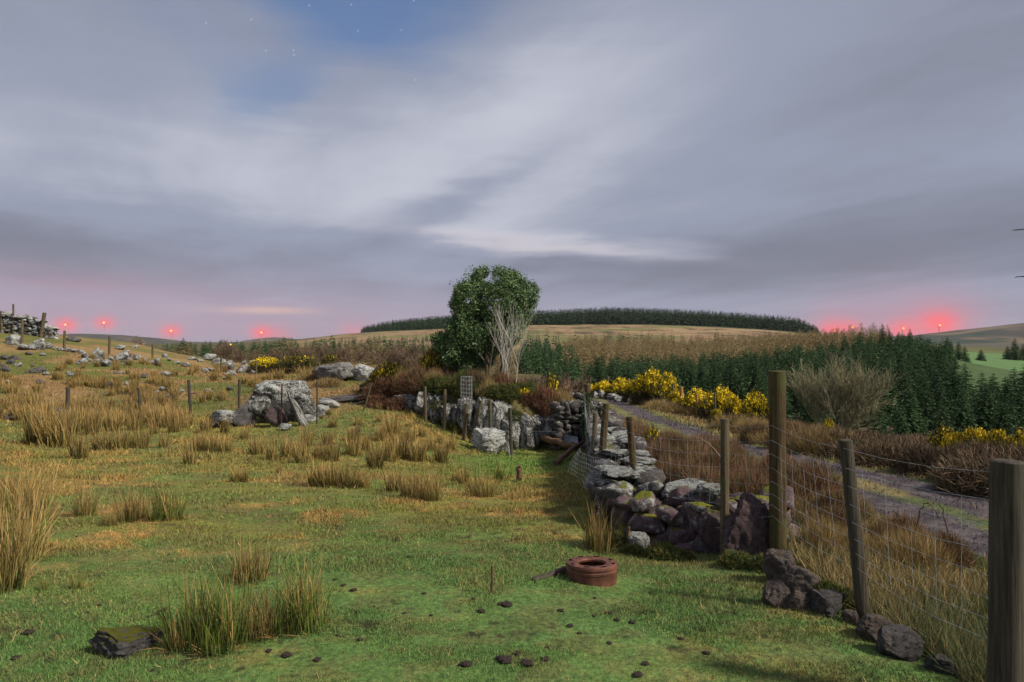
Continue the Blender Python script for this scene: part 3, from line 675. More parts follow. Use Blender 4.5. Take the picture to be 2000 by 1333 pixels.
# ------------------------------------------------------------------ fences
def lathe_post(P0, P1, r, sides=10, seed=0, square=False, rz=0):
    P0 = np.array(P0, float); P1 = np.array(P1, float); n = 14
    t = np.linspace(0, 1, n); P = P0 + (P1 - P0) * t[:, None]; rng = np.random.default_rng(seed)
    ax = (P1 - P0) / np.linalg.norm(P1 - P0); u = np.cross(ax, [0, 1, 0]); u /= np.linalg.norm(u); w = np.cross(ax, u)
    ns = 12 if square else 16
    V = []
    for i in range(n):
        for j in range(ns):
            a = 2 * math.pi * j / ns + rz
            q = 2 * math.pi * j / ns
            rr = r * (1 / max(abs(math.cos(q)), abs(math.sin(q))) ** .88 if square else 1)
            rr *= 1 + .05 * (vnoise(np.array([math.cos(a) * 2 + seed, math.sin(a) * 2, i * .35])) - .5) * 2
            V.append(P[i] + rr * (math.cos(a) * u + math.sin(a) * w))
    V = np.array(V); i = np.arange(n - 1)[:, None] * ns; j = np.arange(ns)[None]; k = (j + 1) % ns
    Q = np.stack([i + j, i + k, i + ns + k, i + ns + j], -1).reshape(-1, 4)
    top = V[-ns:]; c1 = top * .86 + P[-1] * .14 + ax * r * .12
    ac = Acc(); ac.add(V, Q)
    VV = np.concatenate([top, c1, [P[-1] + ax * r * .13]]); 
    ac.add(VV, [[j, (j + 1) % ns, ns + (j + 1) % ns, ns + j] for j in range(ns)]); ac.add(VV, [[ns + j, ns + (j + 1) % ns, 2 * ns] for j in range(ns)])
    return ac
def fence(name, label, posts, wires, mat_default='post', wr=.0016, vert=None, sag=.01, cat='fence', group=None, wmat='wire', netname='wire_netting'):
    """posts: (px_base, Y, px_top, py_top, radius, material, square, label); wires: heights up the post"""
    root = ob(name, None); p0 = atY(posts[0][0], posts[0][1]); root.location = p0; tag(root, label, cat, group)
    ends = []
    for i, q in enumerate(posts):
        pxb, Y, pxt, pyt, r = q[:5]; mat = q[5] if len(q) > 5 else mat_default; sq = q[6] if len(q) > 6 else False; lb = q[7] if len(q) > 7 else None
        b = atY(pxb, Y); t = Vector(((pxt - 1000) / F * Y, Y + .02, zp(pyt, Y)))
        o = child('post', lathe_post(b - Vector((0, 0, .15)), t, r, seed=i * 3 + int(Y), square=sq, rz=.5 + i).mesh('post', M[mat], not sq), root)
        if lb: o['label'] = lb
        tt_ = np.array(t); bb_ = np.array(b)
        if lb and 'straining' in lb: tt_ = bb_ + (tt_ - bb_) * .74
        ends.append((bb_, tt_, r))
    if wires:
        ac = Acc()
        for a, b in zip(ends[:-1], ends[1:]):
            L = np.linalg.norm(a[1][:2] - b[1][:2]); n = max(4, int(L / .25))
            t = np.linspace(0, 1, n)[:, None]
            def pt(h, t):
                A_ = a[0] + (a[1] - a[0]) * h; B_ = b[0] + (b[1] - b[0]) * h
                # the wires are stapled to the field side
                d = (B_ - A_)[:2]; d /= np.linalg.norm(d) + 1e-9; nn = np.array([-d[1], d[0], 0]) 
                if nn[0] > 0: nn = -nn
                rr = a[2] * (1 - t) + b[2] * t
                S_ = A_ * (1 - t) + B_ * t + nn * rr * .95
                S_[:, 2] -= (4 * t * (1 - t))[:, 0] * (sag * L + .02 * vnoise(np.array([h * 9, L, 1.])))
                return S_
            for h in wires: tube(ac, pt(h, t), wr, 4, cap=False)
            if vert:
                m = max(1, int(L / vert))
                for j in range(1, m):
                    tt = np.full((1, 1), (j + random.uniform(-.12, .12)) / m)
                    hs = np.array(wires if len(wires) < 4 else wires[:-1])
                    VP = np.concatenate([pt(h, tt + random.uniform(-.004, .004)) for h in hs]); 
                    if len(VP) > 1: tube(ac, VP, wr * .85, 3, cap=False)
        child(netname, ac.mesh(netname, M[wmat]), root)
    return root
NEAR = [(1962, 2.9, 1976, 905, .058, 'postd', True, 'dark split square post at the right edge'), (1692, 4.0, 1655, 862, .034, 'postd', True, 'dark square post leaning to the left'), (1520, 5.1, 1520, 727, .061, 'postg', False, 'thick round straining post'),
        (1415, 5.35, 1417, 820, .03, 'post', True, 'slim greenish square post'), (1247, 7.0, 1230, 816, .036, 'postg', False, 'post leaning left on the wall'), (1168, 8.3, 1184, 790, .042, 'postg', False, 'split post leaning right'), (1158, 9.3, 1163, 808, .034, 'post'),
        (1150, 12.5, 1150, 790, .03, 'postd'), (1148, 16.5, 1147, 752, .07, 'postg', False, 'ivy covered post at the wall corner')]
fence('wire_fence', 'near wire fence with netting on leaning posts beside the track', NEAR, [.30, .38, .46, .55, .65, .75, .85, .96], wr=.0012, vert=.17, sag=.018)
# second run of plain wire to the right edge, dipping beyond the posts
fence('wire_fence', 'post and wire fence along the foot of the rushy slope', [(-60, 21, -60, 760, .04), (131, 21, 132, 758, .06, 'postd'), (276, 21, 270, 759, .04, 'postd'), (373, 21, 368, 743, .045, 'postd'), (467, 20.6, 467, 742, .04, 'postd'), (549, 18.5, 550, 752, .022, 'rust', False, 'thin rusty stake before the big boulder'), (619, 18.6, 619, 745, .022, 'postd', False, 'straight black stake'), (708, 20.2, 725, 750, .025, 'post')], [.35, .6, .85], wr=.003, vert=.5, wmat='wired')
fence('wire_fence', 'line of small posts climbing the slope to the skyline wall', [(-60, 36, -60, 622, .05), (42, 35, 43, 626, .06), (125, 36, 126, 647, .06), (213, 36, 214, 658, .06), (297, 36, 298, 674, .05), (432, 35, 432, 700, .05), (500, 34, 500, 706, .04)], [.6, .9], wr=.0035, wmat='wired')
fence('wire_fence', 'posts standing along the foot of the stone faced bank', [(831, 18.8, 830, 756, .045), (867, 18.3, 869, 762, .045), (905, 17.7, 911, 790, .05), (915, 17.5, 940, 784, .04), (959, 17.3, 957, 783, .045), (999, 16.7, 996, 798, .045, 'postd'), (1141, 16.6, 1139, 815, .05, 'postd')], [.55, .85], wr=.0028, vert=.6, wmat='wired')
fence('wire_fence', 'three posts standing on top of the bank by the holly', [(908, 21.5, 907, 672, .05), (951, 20.6, 950, 674, .055, 'postg'), (957, 20.9, 957, 668, .045)], [.8], wr=.0035, wmat='wired')
fence('wire_fence', 'roadside fence of grey and orange posts below the gorse', [(1100, 44, 1102, 752, .05), (1152, 42, 1153, 738, .05), (1188, 40, 1187, 736, .06), (1229, 36, 1228, 741, .06, 'posto', False, 'orange new post'), (1263, 32, 1258, 748, .05), (1314, 29, 1314, 750, .05), (1331, 27.5, 1331, 757, .075, 'posto', False, 'thick orange new post'), (1362, 26, 1361, 770, .05, 'posto', False, 'short orange new post'), (1398, 24, 1396, 768, .035)], [.4, .65, .9], wr=.004, vert=.8, wmat='wired')
for px, Y, pxt, pyt, r, lab in [(3, 39.7, 2, 608, .05, 'short post on the skyline wall at the edge of view'), (26, 39.7, 26, 595, .05, 'tallest thin post on the skyline wall'), (80, 39.7, 87, 612, .10, 'thick broken post leaning on the skyline wall')]:
    tag(ob('fence_post', lathe_post(atY(px, Y), ((pxt - 1000) / F * Y, Y, zp(pyt, Y)), r, seed=px).mesh('post', M['post'])), lab, 'post', 'loose posts on the skyline wall')
def stick(name, P0, P1, r, mat, lab, cat, bend=0, taper=.7):
    ac = Acc(); n = 10; t = np.linspace(0, 1, n)[:, None]; P = np.array(P0) * (1 - t) + np.array(P1) * t
    P[:, 2] += bend * (4 * t * (1 - t))[:, 0]; P += RNG.normal(size=P.shape) * r * .15
    tube(ac, P, np.linspace(r, r * taper, n), 8); return tag(ob(name, ac.mesh(name, M[mat])), lab, cat)
def pt3(px, py, Y): return ((px - 1000) / F * Y, Y, zp(py, Y))
stick('fence_post', pt3(722, 740, 23), pt3(742, 712, 23), .06, 'postd', 'black post leaning right beside the pale round boulder', 'post')
p = at(961, 1162); stick('stake', (p.x, p.y, p.z - .05), (p.x, p.y, zp(1106, p.y)), .009, 'wood', 'thin rusty stake alone in the near turf', 'stake', taper=.9)
p = at(1014, 940); stick('stake', (p.x, p.y, p.z - .05), (p.x, p.y, zp(911, p.y)), .05, 'wood', 'short stump of a stake on the bright turf', 'stake', taper=.9)
p = at(1222, 1075); stick('stake', (p.x, p.y, p.z - .05), pt3(1229, 1030, p.y), .014, 'wood', 'pale twisted stick standing left of the white triangular stone', 'stake')
stick('fallen_branch', pt3(290, 1210, 3.95), pt3(327, 1188, 4.05), .016, 'soil', 'dark rotten stick lying left of the near rushes', 'branch')
# corner litter
stick('log', tuple(at(1048, 868) + Vector((0, 0, .09))), tuple(at(1128, 884) + Vector((0, 0, .1))), .10, 'wood', 'split log under the sheet of tin in the wall corner', 'log')
stick('log', tuple(at(1085, 912) + Vector((0, 0, .05))), tuple(at(1140, 878) + Vector((0.05, 0, .2))), .06, 'wood', 'crooked orange log with one end raised near the wall corner', 'log', .04)
def tinsheet():
    a_, b_ = at(1066, 868), at(1128, 880); n, m = 24, 9; V = []
    for i in range(n):
        for j in range(m):
            t = i / (n - 1); s = j / (m - 1) - .5
            V.append((a_.x + (b_.x - a_.x) * t, a_.y + (b_.y - a_.y) * t + s * .34, max(a_.z, b_.z) + .24 - .16 * s * s * 4 + .02 * math.sin(j * 2.2)))
    V = np.array(V); V2 = V - np.array([0, 0, .004]); ac = Acc()
    i = np.arange(n - 1)[:, None] * m + np.arange(m - 1)[None]; Q = np.stack([i, i + m, i + m + 1, i + 1], -1).reshape(-1, 4)
    ac.add(V, Q); ac.add(V2, Q[:, ::-1]); return tag(ob('metal_sheet', ac.mesh('sheet', M['tin'])), 'bent grey metal sheet lying over a log in the wall corner', 'metal sheet')
tinsheet()
def netroll():
    # roll of netting standing on the bank
    p = Vector(pt3(911, 800, 17.9)); ac = Acc(); h = .85; r = .15
    for k in range(9): 
        a = np.linspace(0, 2 * math.pi, 14); tube(ac, np.stack([p.x + r * np.cos(a), p.y + r * np.sin(a), p.z + k * h / 8 + 0 * a], 1), .008, 4, cap=False)
    for k in range(12):
        a = k * math.pi / 6; tube(ac, [(p.x + r * math.cos(a), p.y + r * math.sin(a), p.z), (p.x + r * math.cos(a), p.y + r * math.sin(a), p.z + h)], .008, 4, cap=False)
    tag(ob('netting_roll', ac.mesh('roll', M['wired'])), 'grey roll of wire netting standing against the bank', 'wire roll')
netroll()
# wire hung in a tangle over the wall
def slacknet():
    ac = Acc()
    base = [(1.0, 8.6, .50), (1.02, 7.4, .55), (1.12, 6.6, .6)]
    P = np.array(base); 
    for k in range(7):
        t = np.linspace(0, 1, 16); x = np.interp(t, [0, .5, 1], P[:, 0]); y = np.interp(t, [0, .5, 1], P[:, 1]); z = np.interp(t, [0, .5, 1], P[:, 2])
        tube(ac, np.stack([x - .14 - .02 * k - .05 * np.sin(t * 7 + k * .4), y, z - .04 - k * .05 - .05 * np.sin(t * 3.1) + gz(x, y) + .1], 1), .0022, 4, cap=False)
    for j in range(26):
        t = j / 25; x = np.interp(t, [0, .5, 1], P[:, 0]); y = np.interp(t, [0, .5, 1], P[:, 1]); z = np.interp(t, [0, .5, 1], P[:, 2]); k = np.arange(7)
        tube(ac, np.stack([x - .14 - .02 * k - .05 * np.sin(t * 7 + k * .4), y + 0 * k, z - .04 - k * .05 - .05 * np.sin(t * 3.1) + g1(x, y) + .1 + 0 * k], 1), .0018, 3, cap=False)
    tag(ob('wire_netting', ac.mesh('net', M['wire'])), 'slack grey netting sagging down the field side of the wall', 'wire netting')
slacknet()

# ------------------------------------------------------------------ rusty brake drum
def drum():
    p = at(1156, 1131); root = ob('brake_drum', None, None, p - Vector((0, 0, .012)), (R(-4), R(1), .3)); tag(root, 'rusty round iron drum with a slotted top lying on the turf', 'iron drum')
    prof = [(.158, -.03), (.168, -.03), (.170, .060), (.1735, .064), (.1740, .078), (.1700, .082), (.1695, .090), (.1745, .094), (.1745, .112), (.171, .119), (.160, .121), (.138, .120), (.112, .1195), (.100, .116), (.096, .108), (.099, .096)]
    prof += [(.152, .094), (.158, .08), (.158, -.02), (.158, -.03)]
    n = 72; ac = Acc(); V = np.array([(r * math.cos(2 * math.pi * j / n), r * math.sin(2 * math.pi * j / n), z) for r, z in prof for j in range(n)])
    Q = [[i * n + j, i * n + (j + 1) % n, (i + 1) * n + (j + 1) % n, (i + 1) * n + j] for i in range(len(prof) - 1) for j in range(n)]
    Q = [q for q in Q if not (10 * n <= q[0] < 11 * n and (q[0] % n) % 9 in (0, 1, 2))]   # slots cut through the flange
    ac.add(V, Q); dm = ac.mesh('drum', M['rust']); dm.set_sharp_from_angle(angle=R(28)); o = ob('drum', dm, root)
    ac = Acc(); V = np.array([(.15 * math.cos(2 * math.pi * j / 24), .15 * math.sin(2 * math.pi * j / 24), .0) for j in range(24)] + [(0, 0, .005)]); ac.add(V, [[j, (j + 1) % 24, 24] for j in range(24)]); ob('inner_soil', ac.mesh('inner', M['soil']), root)
    for k in range(8):
        b = 2 * math.pi * (k + .5) / 8 + .15; ac = Acc(); tube(ac, [(.125 * math.cos(b), .125 * math.sin(b), .117), (.125 * math.cos(b), .125 * math.sin(b), .1225)], .005, 8, (.4,) * 3); ob('bolt', ac.mesh('bolt', M['soil']), root)
drum()
stick('pipe', pt3(1040, 1138, 4.55), pt3(1120, 1106, 4.85), .026, 'pipe', 'dark iron pipe lying left of the rusty drum', 'pipe', taper=1)

# ------------------------------------------------------------------ rushes
def rushmesh(seed, n, h, spread, kind):
    rng = np.random.default_rng(seed)
    a = rng.uniform(0, 2 * math.pi, n); rr = spread * np.sqrt(rng.random(n)) * .55
    b = np.stack([rr * np.cos(a), rr * np.sin(a), np.full(n, -.02)], 1)
    out = (rr / spread) * rng.uniform(.05, .45, n) + rng.normal(size=n) * .05
    if kind == 'tan': out = out * 1.3
    d = np.stack([np.cos(a) * out, np.sin(a) * out, np.ones(n)], 1) + rng.normal(size=(n, 3)) * .06; d /= np.linalg.norm(d, axis=1)[:, None]
    ln = h * rng.uniform(.45, 1.05, n) * (1 - .25 * rr / spread)
    g = np.array([.085, .125, .025]); t_ = np.array([.42, .25, .095]); s_ = np.array([.56, .37, .16])
    fr = rng.random(n)[:, None]
    share = {'green': .22, 'mix': .5, 'tan': .86}[kind]
    dead = fr < share
    c0 = np.where(dead, t_ * .35 + g * .75, g * rng.uniform(.6, 1.2, (n, 1))); c1 = np.where(dead, np.where(rng.random((n, 1)) < .4, s_, t_) * rng.uniform(.7, 1.1, (n, 1)), g * np.array([1.6, 1.35, 1.2]) * rng.uniform(.7, 1.2, (n, 1)))
    if kind == 'mix': c1 = np.where(dead, c1, t_ * .75)
    ln = ln * np.where(rng.random(n) < .12, 1.15, rng.uniform(.6, 1, n))
    V, T, C = blades(b, d, ln, np.full(n, .0026 if h < .6 else .003) * rng.uniform(.7, 1.3, n) * (1.0 if kind != 'far' else 2), rng.uniform(0, .6, n) ** 1.3, c0, c1, 2)
    # collapsed dead stems round the foot
    m = n // 3; a = rng.uniform(0, 6.28, m); b = np.stack([spread * .5 * np.cos(a), spread * .5 * np.sin(a), np.full(m, .0)], 1)
    d = np.stack([np.cos(a), np.sin(a), rng.uniform(.05, .7, m)], 1) + rng.normal(size=(m, 3)) * .3; d /= np.linalg.norm(d, axis=1)[:, None]
    cc = t_ * rng.uniform(.5, 1.1, (m, 1)); V2, T2, C2 = blades(b, d, h * rng.uniform(.12, .32, m), np.full(m, .0018), rng.uniform(-.2, .1, m), cc, cc, 2)
    return mk('rush_stems', np.concatenate([V, V2]), np.zeros((0, 4), int), np.concatenate([T, T2 + len(V)]), np.concatenate([C, C2]), M['rush'], False)
RM = {(k, i): rushmesh(i * 5 + j * 31, {'green': 115, 'mix': 150, 'tan': 190}[k], .5, .17 if k != 'tan' else .2, k) for j, k in enumerate(('green', 'mix', 'tan')) for i in range(4)}
# broad-stemmed versions for tufts too far off for single stems to read
def widen(me, f):
    m2 = me.copy(); n = len(me.vertices); V = np.empty(n * 3, np.float32); me.vertices.foreach_get('co', V); V = V.reshape(-1, 5, 3)
    for a_, b_ in ((0, 1), (2, 3)):
        c = (V[:, a_] + V[:, b_]) / 2; V[:, a_] = c + (V[:, a_] - c) * f; V[:, b_] = c + (V[:, b_] - c) * f
    m2.vertices.foreach_set('co', V.ravel()); m2.update(); return m2
RMF = {k: widen(m, 1.7) for k, m in RM.items()}; RMG = {k: widen(m, 2.6) for k, m in RM.items()}
def rush(px, py, hp, kind='mix', wide=1.0, label=None, group='rush tufts in the pasture'):
    p = at(px, py); h = hp * p.y / F * (1.12 if p.y > 5 and not group.endswith('left slope') else 1.06)
    bank = RM if p.y < 9 else (RMF if p.y < 19 else RMG)
    o = ob('rush_tuft', bank[(kind, random.randrange(4))], None, p, (random.uniform(-.06, .06), random.uniform(-.1, .1), random.uniform(0, 6.28)), (h / .5 * wide * .9, h / .5 * wide * .9, h / .5))
    return tag(o, label, 'rush tuft', group)
FG = [(372, 1262, 218, 'green', 'tallest green rush clump, leftmost of the near cluster'), (432, 1272, 190, 'green', 'green rush clump second in the near cluster'), (462, 1252, 185, 'green', 'brownish green rush clump in the middle of the near cluster'), (505, 1248, 130, 'mix', 'shorter mixed rush clump in the middle of the near cluster'),
      (560, 1236, 175, 'green', 'green rush clump right of the middle of the near cluster'), (604, 1228, 180, 'green', 'green rush clump ending the near cluster on the right'), (400, 1238, 150, 'green', 'thin rush clump at the back of the near cluster on its left'), (585, 1205, 130, 'mix', 'mixed rush clump at the back of the near cluster on its right'),
      (492, 1136, 115, 'tan', 'straw coloured rush clump behind the near green cluster'), (470, 1132, 70, 'tan', 'low straw clump beside the straw coloured rush clump'), (350, 1268, 80, 'mix', 'short rush clump right of the flat mossy stone'),
      (5, 1155, 190, 'mix', 'large rush clump at the left edge of the turf'), (38, 1095, 165, 'tan', 'brown rush clump behind the large left edge clump'), (-12, 1095, 160, 'tan', 'brown rush clump cut by the left edge'), (66, 1015, 130, 'mix', 'tall thin rush clump above the left edge clumps'), (30, 1000, 110, 'tan', 'pale rush clump above the left edge clumps'), (8, 985, 90, 'tan', 'small pale rush clump high on the left edge'),
      (150, 1152, 55, 'green', 'small leaning green rush right of the left edge clumps'), (85, 1155, 40, 'green', 'tiny green rush at the foot of the left edge clumps'),
      (165, 1008, 75, 'tan', 'reddish rush clump left of the green pair'), (100, 1018, 45, 'mix', 'low rush clump left of the reddish one'), (215, 1028, 45, 'tan', 'low brown rush clump between the reddish and green ones'), (248, 1020, 85, 'mix', 'brown and green rush clump left of the green pair'), (268, 1015, 70, 'tan', 'brown rush clump touching the green pair'), (312, 1018, 85, 'green', 'left one of the green rush pair'), (342, 1016, 88, 'green', 'right one of the green rush pair'),
      (618, 950, 62, 'tan', 'leftmost tuft of the pale block of rushes'), (642, 952, 64, 'tan', 'second tuft of the pale block of rushes'), (665, 953, 62, 'tan', 'third tuft of the pale block of rushes'), (690, 955, 55, 'tan', 'fourth tuft of the pale block of rushes'), (712, 955, 35, 'tan', 'low last tuft of the pale block of rushes'),
      (770, 962, 60, 'tan', 'left tuft of the centre rush group'), (798, 972, 66, 'tan', 'second tuft of the centre rush group'), (824, 977, 74, 'tan', 'third tuft of the centre rush group'), (845, 979, 74, 'mix', 'fullest tuft of the centre rush group'),
      (905, 948, 45, 'mix', 'left tuft of the rush trio below the speckled boulder'), (926, 970, 62, 'tan', 'middle tuft of the rush trio below the speckled boulder'), (952, 972, 55, 'tan', 'right tuft of the rush trio below the speckled boulder'), (974, 938, 42, 'green', 'single green rush right of the trio'), (888, 940, 25, 'mix', 'tiny rush left of the trio'),
      (1168, 1078, 110, 'mix', 'tall thin rush growing at the wall end behind the drum'), (1155, 1062, 55, 'green', 'small rush left of the tall thin one at the wall end'), (1215, 1062, 60, 'green', 'green rush in the shade of the wall end')]
for px, py, hp, k, lb in FG: rush(px, py, hp, k, 1.15 if py > 1100 else 1.0, lb, wide_ := 'rush tufts in the near pasture') if False else rush(px, py, hp, k, 1.1 if k == 'green' else 1.15, lb, 'rush tufts in the near pasture')
rush(1168, 1080, 95, 'mix', .5, 'straw stems at the wall end just behind the drum', 'rush tufts in the near pasture')
MIDR = [(460, 943, 42), (477, 943, 34), (545, 926, 26), (155, 896, 66), (100, 872, 90), (80, 868, 105), (122, 872, 80), (200, 882, 60), (240, 880, 62), (275, 876, 56), (320, 876, 38), (370, 908, 48), (385, 884, 50), (412, 884, 58), (440, 886, 46), (503, 890, 52), (530, 900, 46), (562, 898, 62), (590, 905, 62), (622, 900, 50), (650, 902, 55), (690, 890, 60), (732, 915, 70), (760, 902, 60), (782, 895, 72), (816, 902, 60), (862, 905, 60), (880, 880, 40), (742, 862, 42), (764, 852, 60), (478, 860, 30), (640, 870, 40), (600, 872, 50), (690, 862, 42), (712, 880, 40), (840, 880, 42), (860, 868, 30), (300, 850, 40), (340, 846, 45), (180, 850, 60), (150, 845, 70), (220, 842, 55), (262, 842, 50), (400, 846, 44), (440, 848, 40), (800, 862, 40), (825, 855, 30)]
for px, py, h in MIDR: rush(px, py, h, random.choice(['mix', 'mix', 'tan']), 1.05, 'brown rush tuft on the turf between the near rushes and the fence', 'rush tufts below the lower fence')
cnt = 0
while cnt < 235:
    px = random.uniform(-60, 500); py = random.uniform(702, 838)
    y_ = 700 + 22 * max(0, (px - 150) / 300)
    if py < y_ or (px > 470 and py > 780): continue
    d = vnoise(np.array([px / 60, py / 28, 3.3]))
    if d < .44 or (py < 742 and random.random() < .55) or (vnoise(np.array([px / 22, py / 9, 7.3])) < .3): continue
    rush(px, py, 11 + (py - 700) * .20 + random.uniform(-3, 6), random.choice(['tan', 'tan', 'mix']), 1.15, 'tan rush tuft in the dense rushes of the left slope', 'rush tufts on the left slope'); cnt += 1
for px, py, h in [(520, 745, 22), (545, 742, 26), (590, 735, 24), (505, 765, 24), (480, 752, 26), (610, 730, 22), (740, 800, 16), (770, 795, 14), (650, 835, 24), (700, 832, 22), (740, 826, 20), (800, 835, 18), (640, 812, 18)]:
    rush(px, py, h, 'tan', 1.4, 'short rush tuft near the big boulder and the mound', 'rush tufts round the mound')

# ------------------------------------------------------------------ conifers
def conifer(seed, h, rad, whorls, nb_, twigs, col, tipc, trunkr, droop=.25, up=0, tw=.16, low=.04, fill=True, wf=.42):
    """returns (crown Acc, trunk Acc) of a spruce: every branch is a rachis with side twigs"""
    rng = np.random.default_rng(seed); cr = Acc(); B = []; D = []; L = []; W = []; C0 = []; C1 = []
    for i in range(whorls):
        for k in range(nb_):
            t = low + (1 - low) * (i + rng.uniform(-.6, .6)) / whorls; t = min(max(t, low), .985); z = t * h; rl = rad * (1 - t) ** .75 * rng.uniform(.85, 1.1) + .02 * h
            a = 2 * math.pi * (k + rng.uniform(-.3, .3)) / nb_ + i * 2.4; ll = rl * rng.uniform(.7, 1.15)
            sl = up + (t - .5) * .5
            dr = np.array([math.cos(a), math.sin(a), sl])
            for s in range(twigs):
                q = (s + .5) / twigs; pos = dr * ll * q; pos = pos + np.array([0, 0, z - droop * ll * q * q])
                for sd in ((-1, 1, 0) if fill else (-1, 1)):
                    aa = a + sd * rng.uniform(.5, 1.0)
                    d = np.array([math.cos(aa), math.sin(aa), sl * .5 + rng.uniform(-.35, .15) - droop * q])
                    B.append(pos); D.append(d / np.linalg.norm(d)); L.append(ll * tw * 2.2 * (1.1 - .5 * q) * rng.uniform(.7, 1.3)); W.append(ll * tw * wf)
                    k_ = rng.uniform(.65, 1.25); C0.append(np.array(col) * k_ * .8); C1.append((np.array(col) * (1 - q) + np.array(tipc) * q) * k_)
    B.append([0, 0, h * .93]); D.append([0, 0, 1.]); L.append(h * .10); W.append(h * .006); C0.append(col); C1.append(tipc)
    V, T, C = blades(np.array(B), np.array(D), np.array(L), np.array(W), np.full(len(B), .1), np.array(C0), np.array(C1), 1)
    cr.add(V, T, C); tr = Acc(); tube(tr, [(0, 0, -.3), (0, 0, h * .5), (0, 0, h * .97)], [trunkr, trunkr * .6, trunkr * .1], 6, (.06, .045, .035)); return cr, tr
SP = []; 
for i in range(4):
    c, t = conifer(i, 4.4, 1.25 + .15 * (i % 2), 26, 8, 5, (.052, .104, .042), (.115, .185, .068), .06); SP.append((c.mesh('spruce_crown', M['needle'], False), t.mesh('spruce_trunk', M['twig'])))
SPM = []
for i in range(3):
    c, t = conifer(20 + i, 4.4, 1.2, 15, 7, 3, (.052, .104, .042), (.112, .180, .066), .06, tw=.24)
    V, Q, T, C = c.arrays(); SPM.append((V, T, C, c.mesh('spruce_mid', M['needle'], False)))
SPL = []
for i in range(4):
    c, t = conifer(40 + i, 1, .2, 9, 5, 1, (.036, .070, .032), (.062, .108, .042), .02, tw=.5, fill=False); V, Q, T, C = c.arrays(); SPL.append((V, T, C))
LAR = []
for i in range(4):
    c, t = conifer(70 + i, 1, .21, 16, 8, 2, (.30, .225, .11), (.52, .40, .20), .012, droop=-.2, up=.8, tw=.32, fill=False, wf=.2)
    V, Q, T, C = c.arrays(); V2 = V.copy()
    LAR.append((V, T, C, mk('larch_crown', V, np.zeros((0, 4), int), T, C, M['twig'], False)))
def merged(name, items, mat, protos):
    Vs = []; Ts = []; Cs = []; n = 0
    for (x, y, z, s, rz, k, tint) in items:
        V, T, C = protos[k % len(protos)][:3]; c_, s_ = math.cos(rz), math.sin(rz)
        W = np.stack([(V[:, 0] * c_ - V[:, 1] * s_) * s + x, (V[:, 0] * s_ + V[:, 1] * c_) * s + y, V[:, 2] * s + z], 1)
        Vs.append(W); Ts.append(T + n); Cs.append(C * tint); n += len(V)
    return ob(name, mk(name, np.concatenate(Vs), np.zeros((0, 4), int), np.concatenate(Ts), np.concatenate(Cs), mat, False))
def scatter(u0, u1, Y0, Y1, sp, cond=None):
    out = []; X0 = (u0 - 1000) / F; X1 = (u1 - 1000) / F; Y = Y0
    while Y < Y1:
        x = X0 * Y
        while x < X1 * Y:
            xx = x + random.uniform(-.4, .4) * sp; yy = Y + random.uniform(-.4, .4) * sp
            u = xx / yy * F + 1000
            if u0 < u < u1 and (cond is None or cond(u, yy, xx)): out.append((xx, yy))
            x += sp
        Y += sp
    return out
def place_spruces():
    pts = []
    # block below the larches
    for x, y in scatter(1060, 1570, 84, 185, 2.5, lambda u, y, x: vnoise(np.array([x / 9, y / 9, 1.])) > .18 and y > 92 + (1200 - u) * .08 and y < 112 + (u - 1100) * .02 + 14 * vnoise(np.array([x / 9, 2., 5.]))):
        pts.append((x, y, random.uniform(3.6, 5.6), 'block below the larches'))
    # right hand plantation
    for x, y in scatter(1530, 2120, 24, 128, 2.2, lambda u, y, x: (y > 25 + (2000 - u) * .02) and y < 52 + (2050 - u) * .3 - (u < 1690) * 20 * (1690 - u) / 100 and not (u > 1865 and y > 62) and vnoise(np.array([x / 4, y / 5, 3.])) > .22):
        pts.append((x, y, random.uniform(.9, 1.8) if y < 33 else random.uniform(1.6, 3.0) if y < 44 else random.uniform(2.4, 4.9), 'plantation at the right'))
    for x, y in scatter(1480, 1700, 60, 90, 2.7): pts.append((x, y, random.uniform(3, 4.4), 'block below the larches'))
    for x, y in scatter(1020, 1130, 130, 210, 4): pts.append((x, y, random.uniform(4, 6), 'block below the larches'))
    Z = gz(np.array([p[0] for p in pts]), np.array([p[1] for p in pts]))
    pts = [(x, y, float(z), h, w) for (x, y, h, w), z in zip(pts, Z)]
    pts.sort(key=lambda p: -p[3] / p[1] if -100 < (p[0] / p[1] * F + 1000) < 2010 else 1)
    ind, rest = pts[:190], pts[190:]
    for i, (x, y, z, h, w) in enumerate(ind):
        s = h / 4.4; rz = random.uniform(0, 6.28); lab = f'young dark green spruce in the {w}'
        if i < 110:
            r = ob('spruce_tree', None, None, (x, y, z), (0, 0, rz), s); k = i % 4
            ob('crown', SP[k][0], r); ob('trunk', SP[k][1], r)
        else: r = ob('spruce_tree', SPM[i % 3][3], None, (x, y, z), (0, 0, rz), s)
        tag(r, lab, 'spruce tree', f'young spruces of the {w}')
    o = merged('spruce_wood', [(x, y, z, h / 4.4, random.uniform(0, 6.28), i, random.uniform(.8, 1.2)) for i, (x, y, z, h, w) in enumerate(rest)], M['needle'], SPM)
    tag(o, 'dark green young spruces filling the valley plantation', 'wood', kind='stuff')
place_spruces()
def tall(px, Y, pyt, lab, rad=.8):
    p = atY(px, Y); h = zp(pyt, Y) - p.z; r = ob('spruce_tree', None, None, p, (0, 0, random.uniform(0, 6)), (h / 4.4 * rad, h / 4.4 * rad, h / 4.4)); k = random.randrange(4)
    ob('crown', SP[k][0], r); ob('trunk', SP[k][1], r); tag(r, lab, 'spruce tree', 'tall spruces standing above the plantation')
tall(1724, 140, 634, 'tallest pointed spruce above the right plantation'); tall(1737, 141, 645, 'spruce touching the tallest pointed one', .7); tall(1678, 145, 650, 'broad spruce left of the tallest pointed one', 1.2)
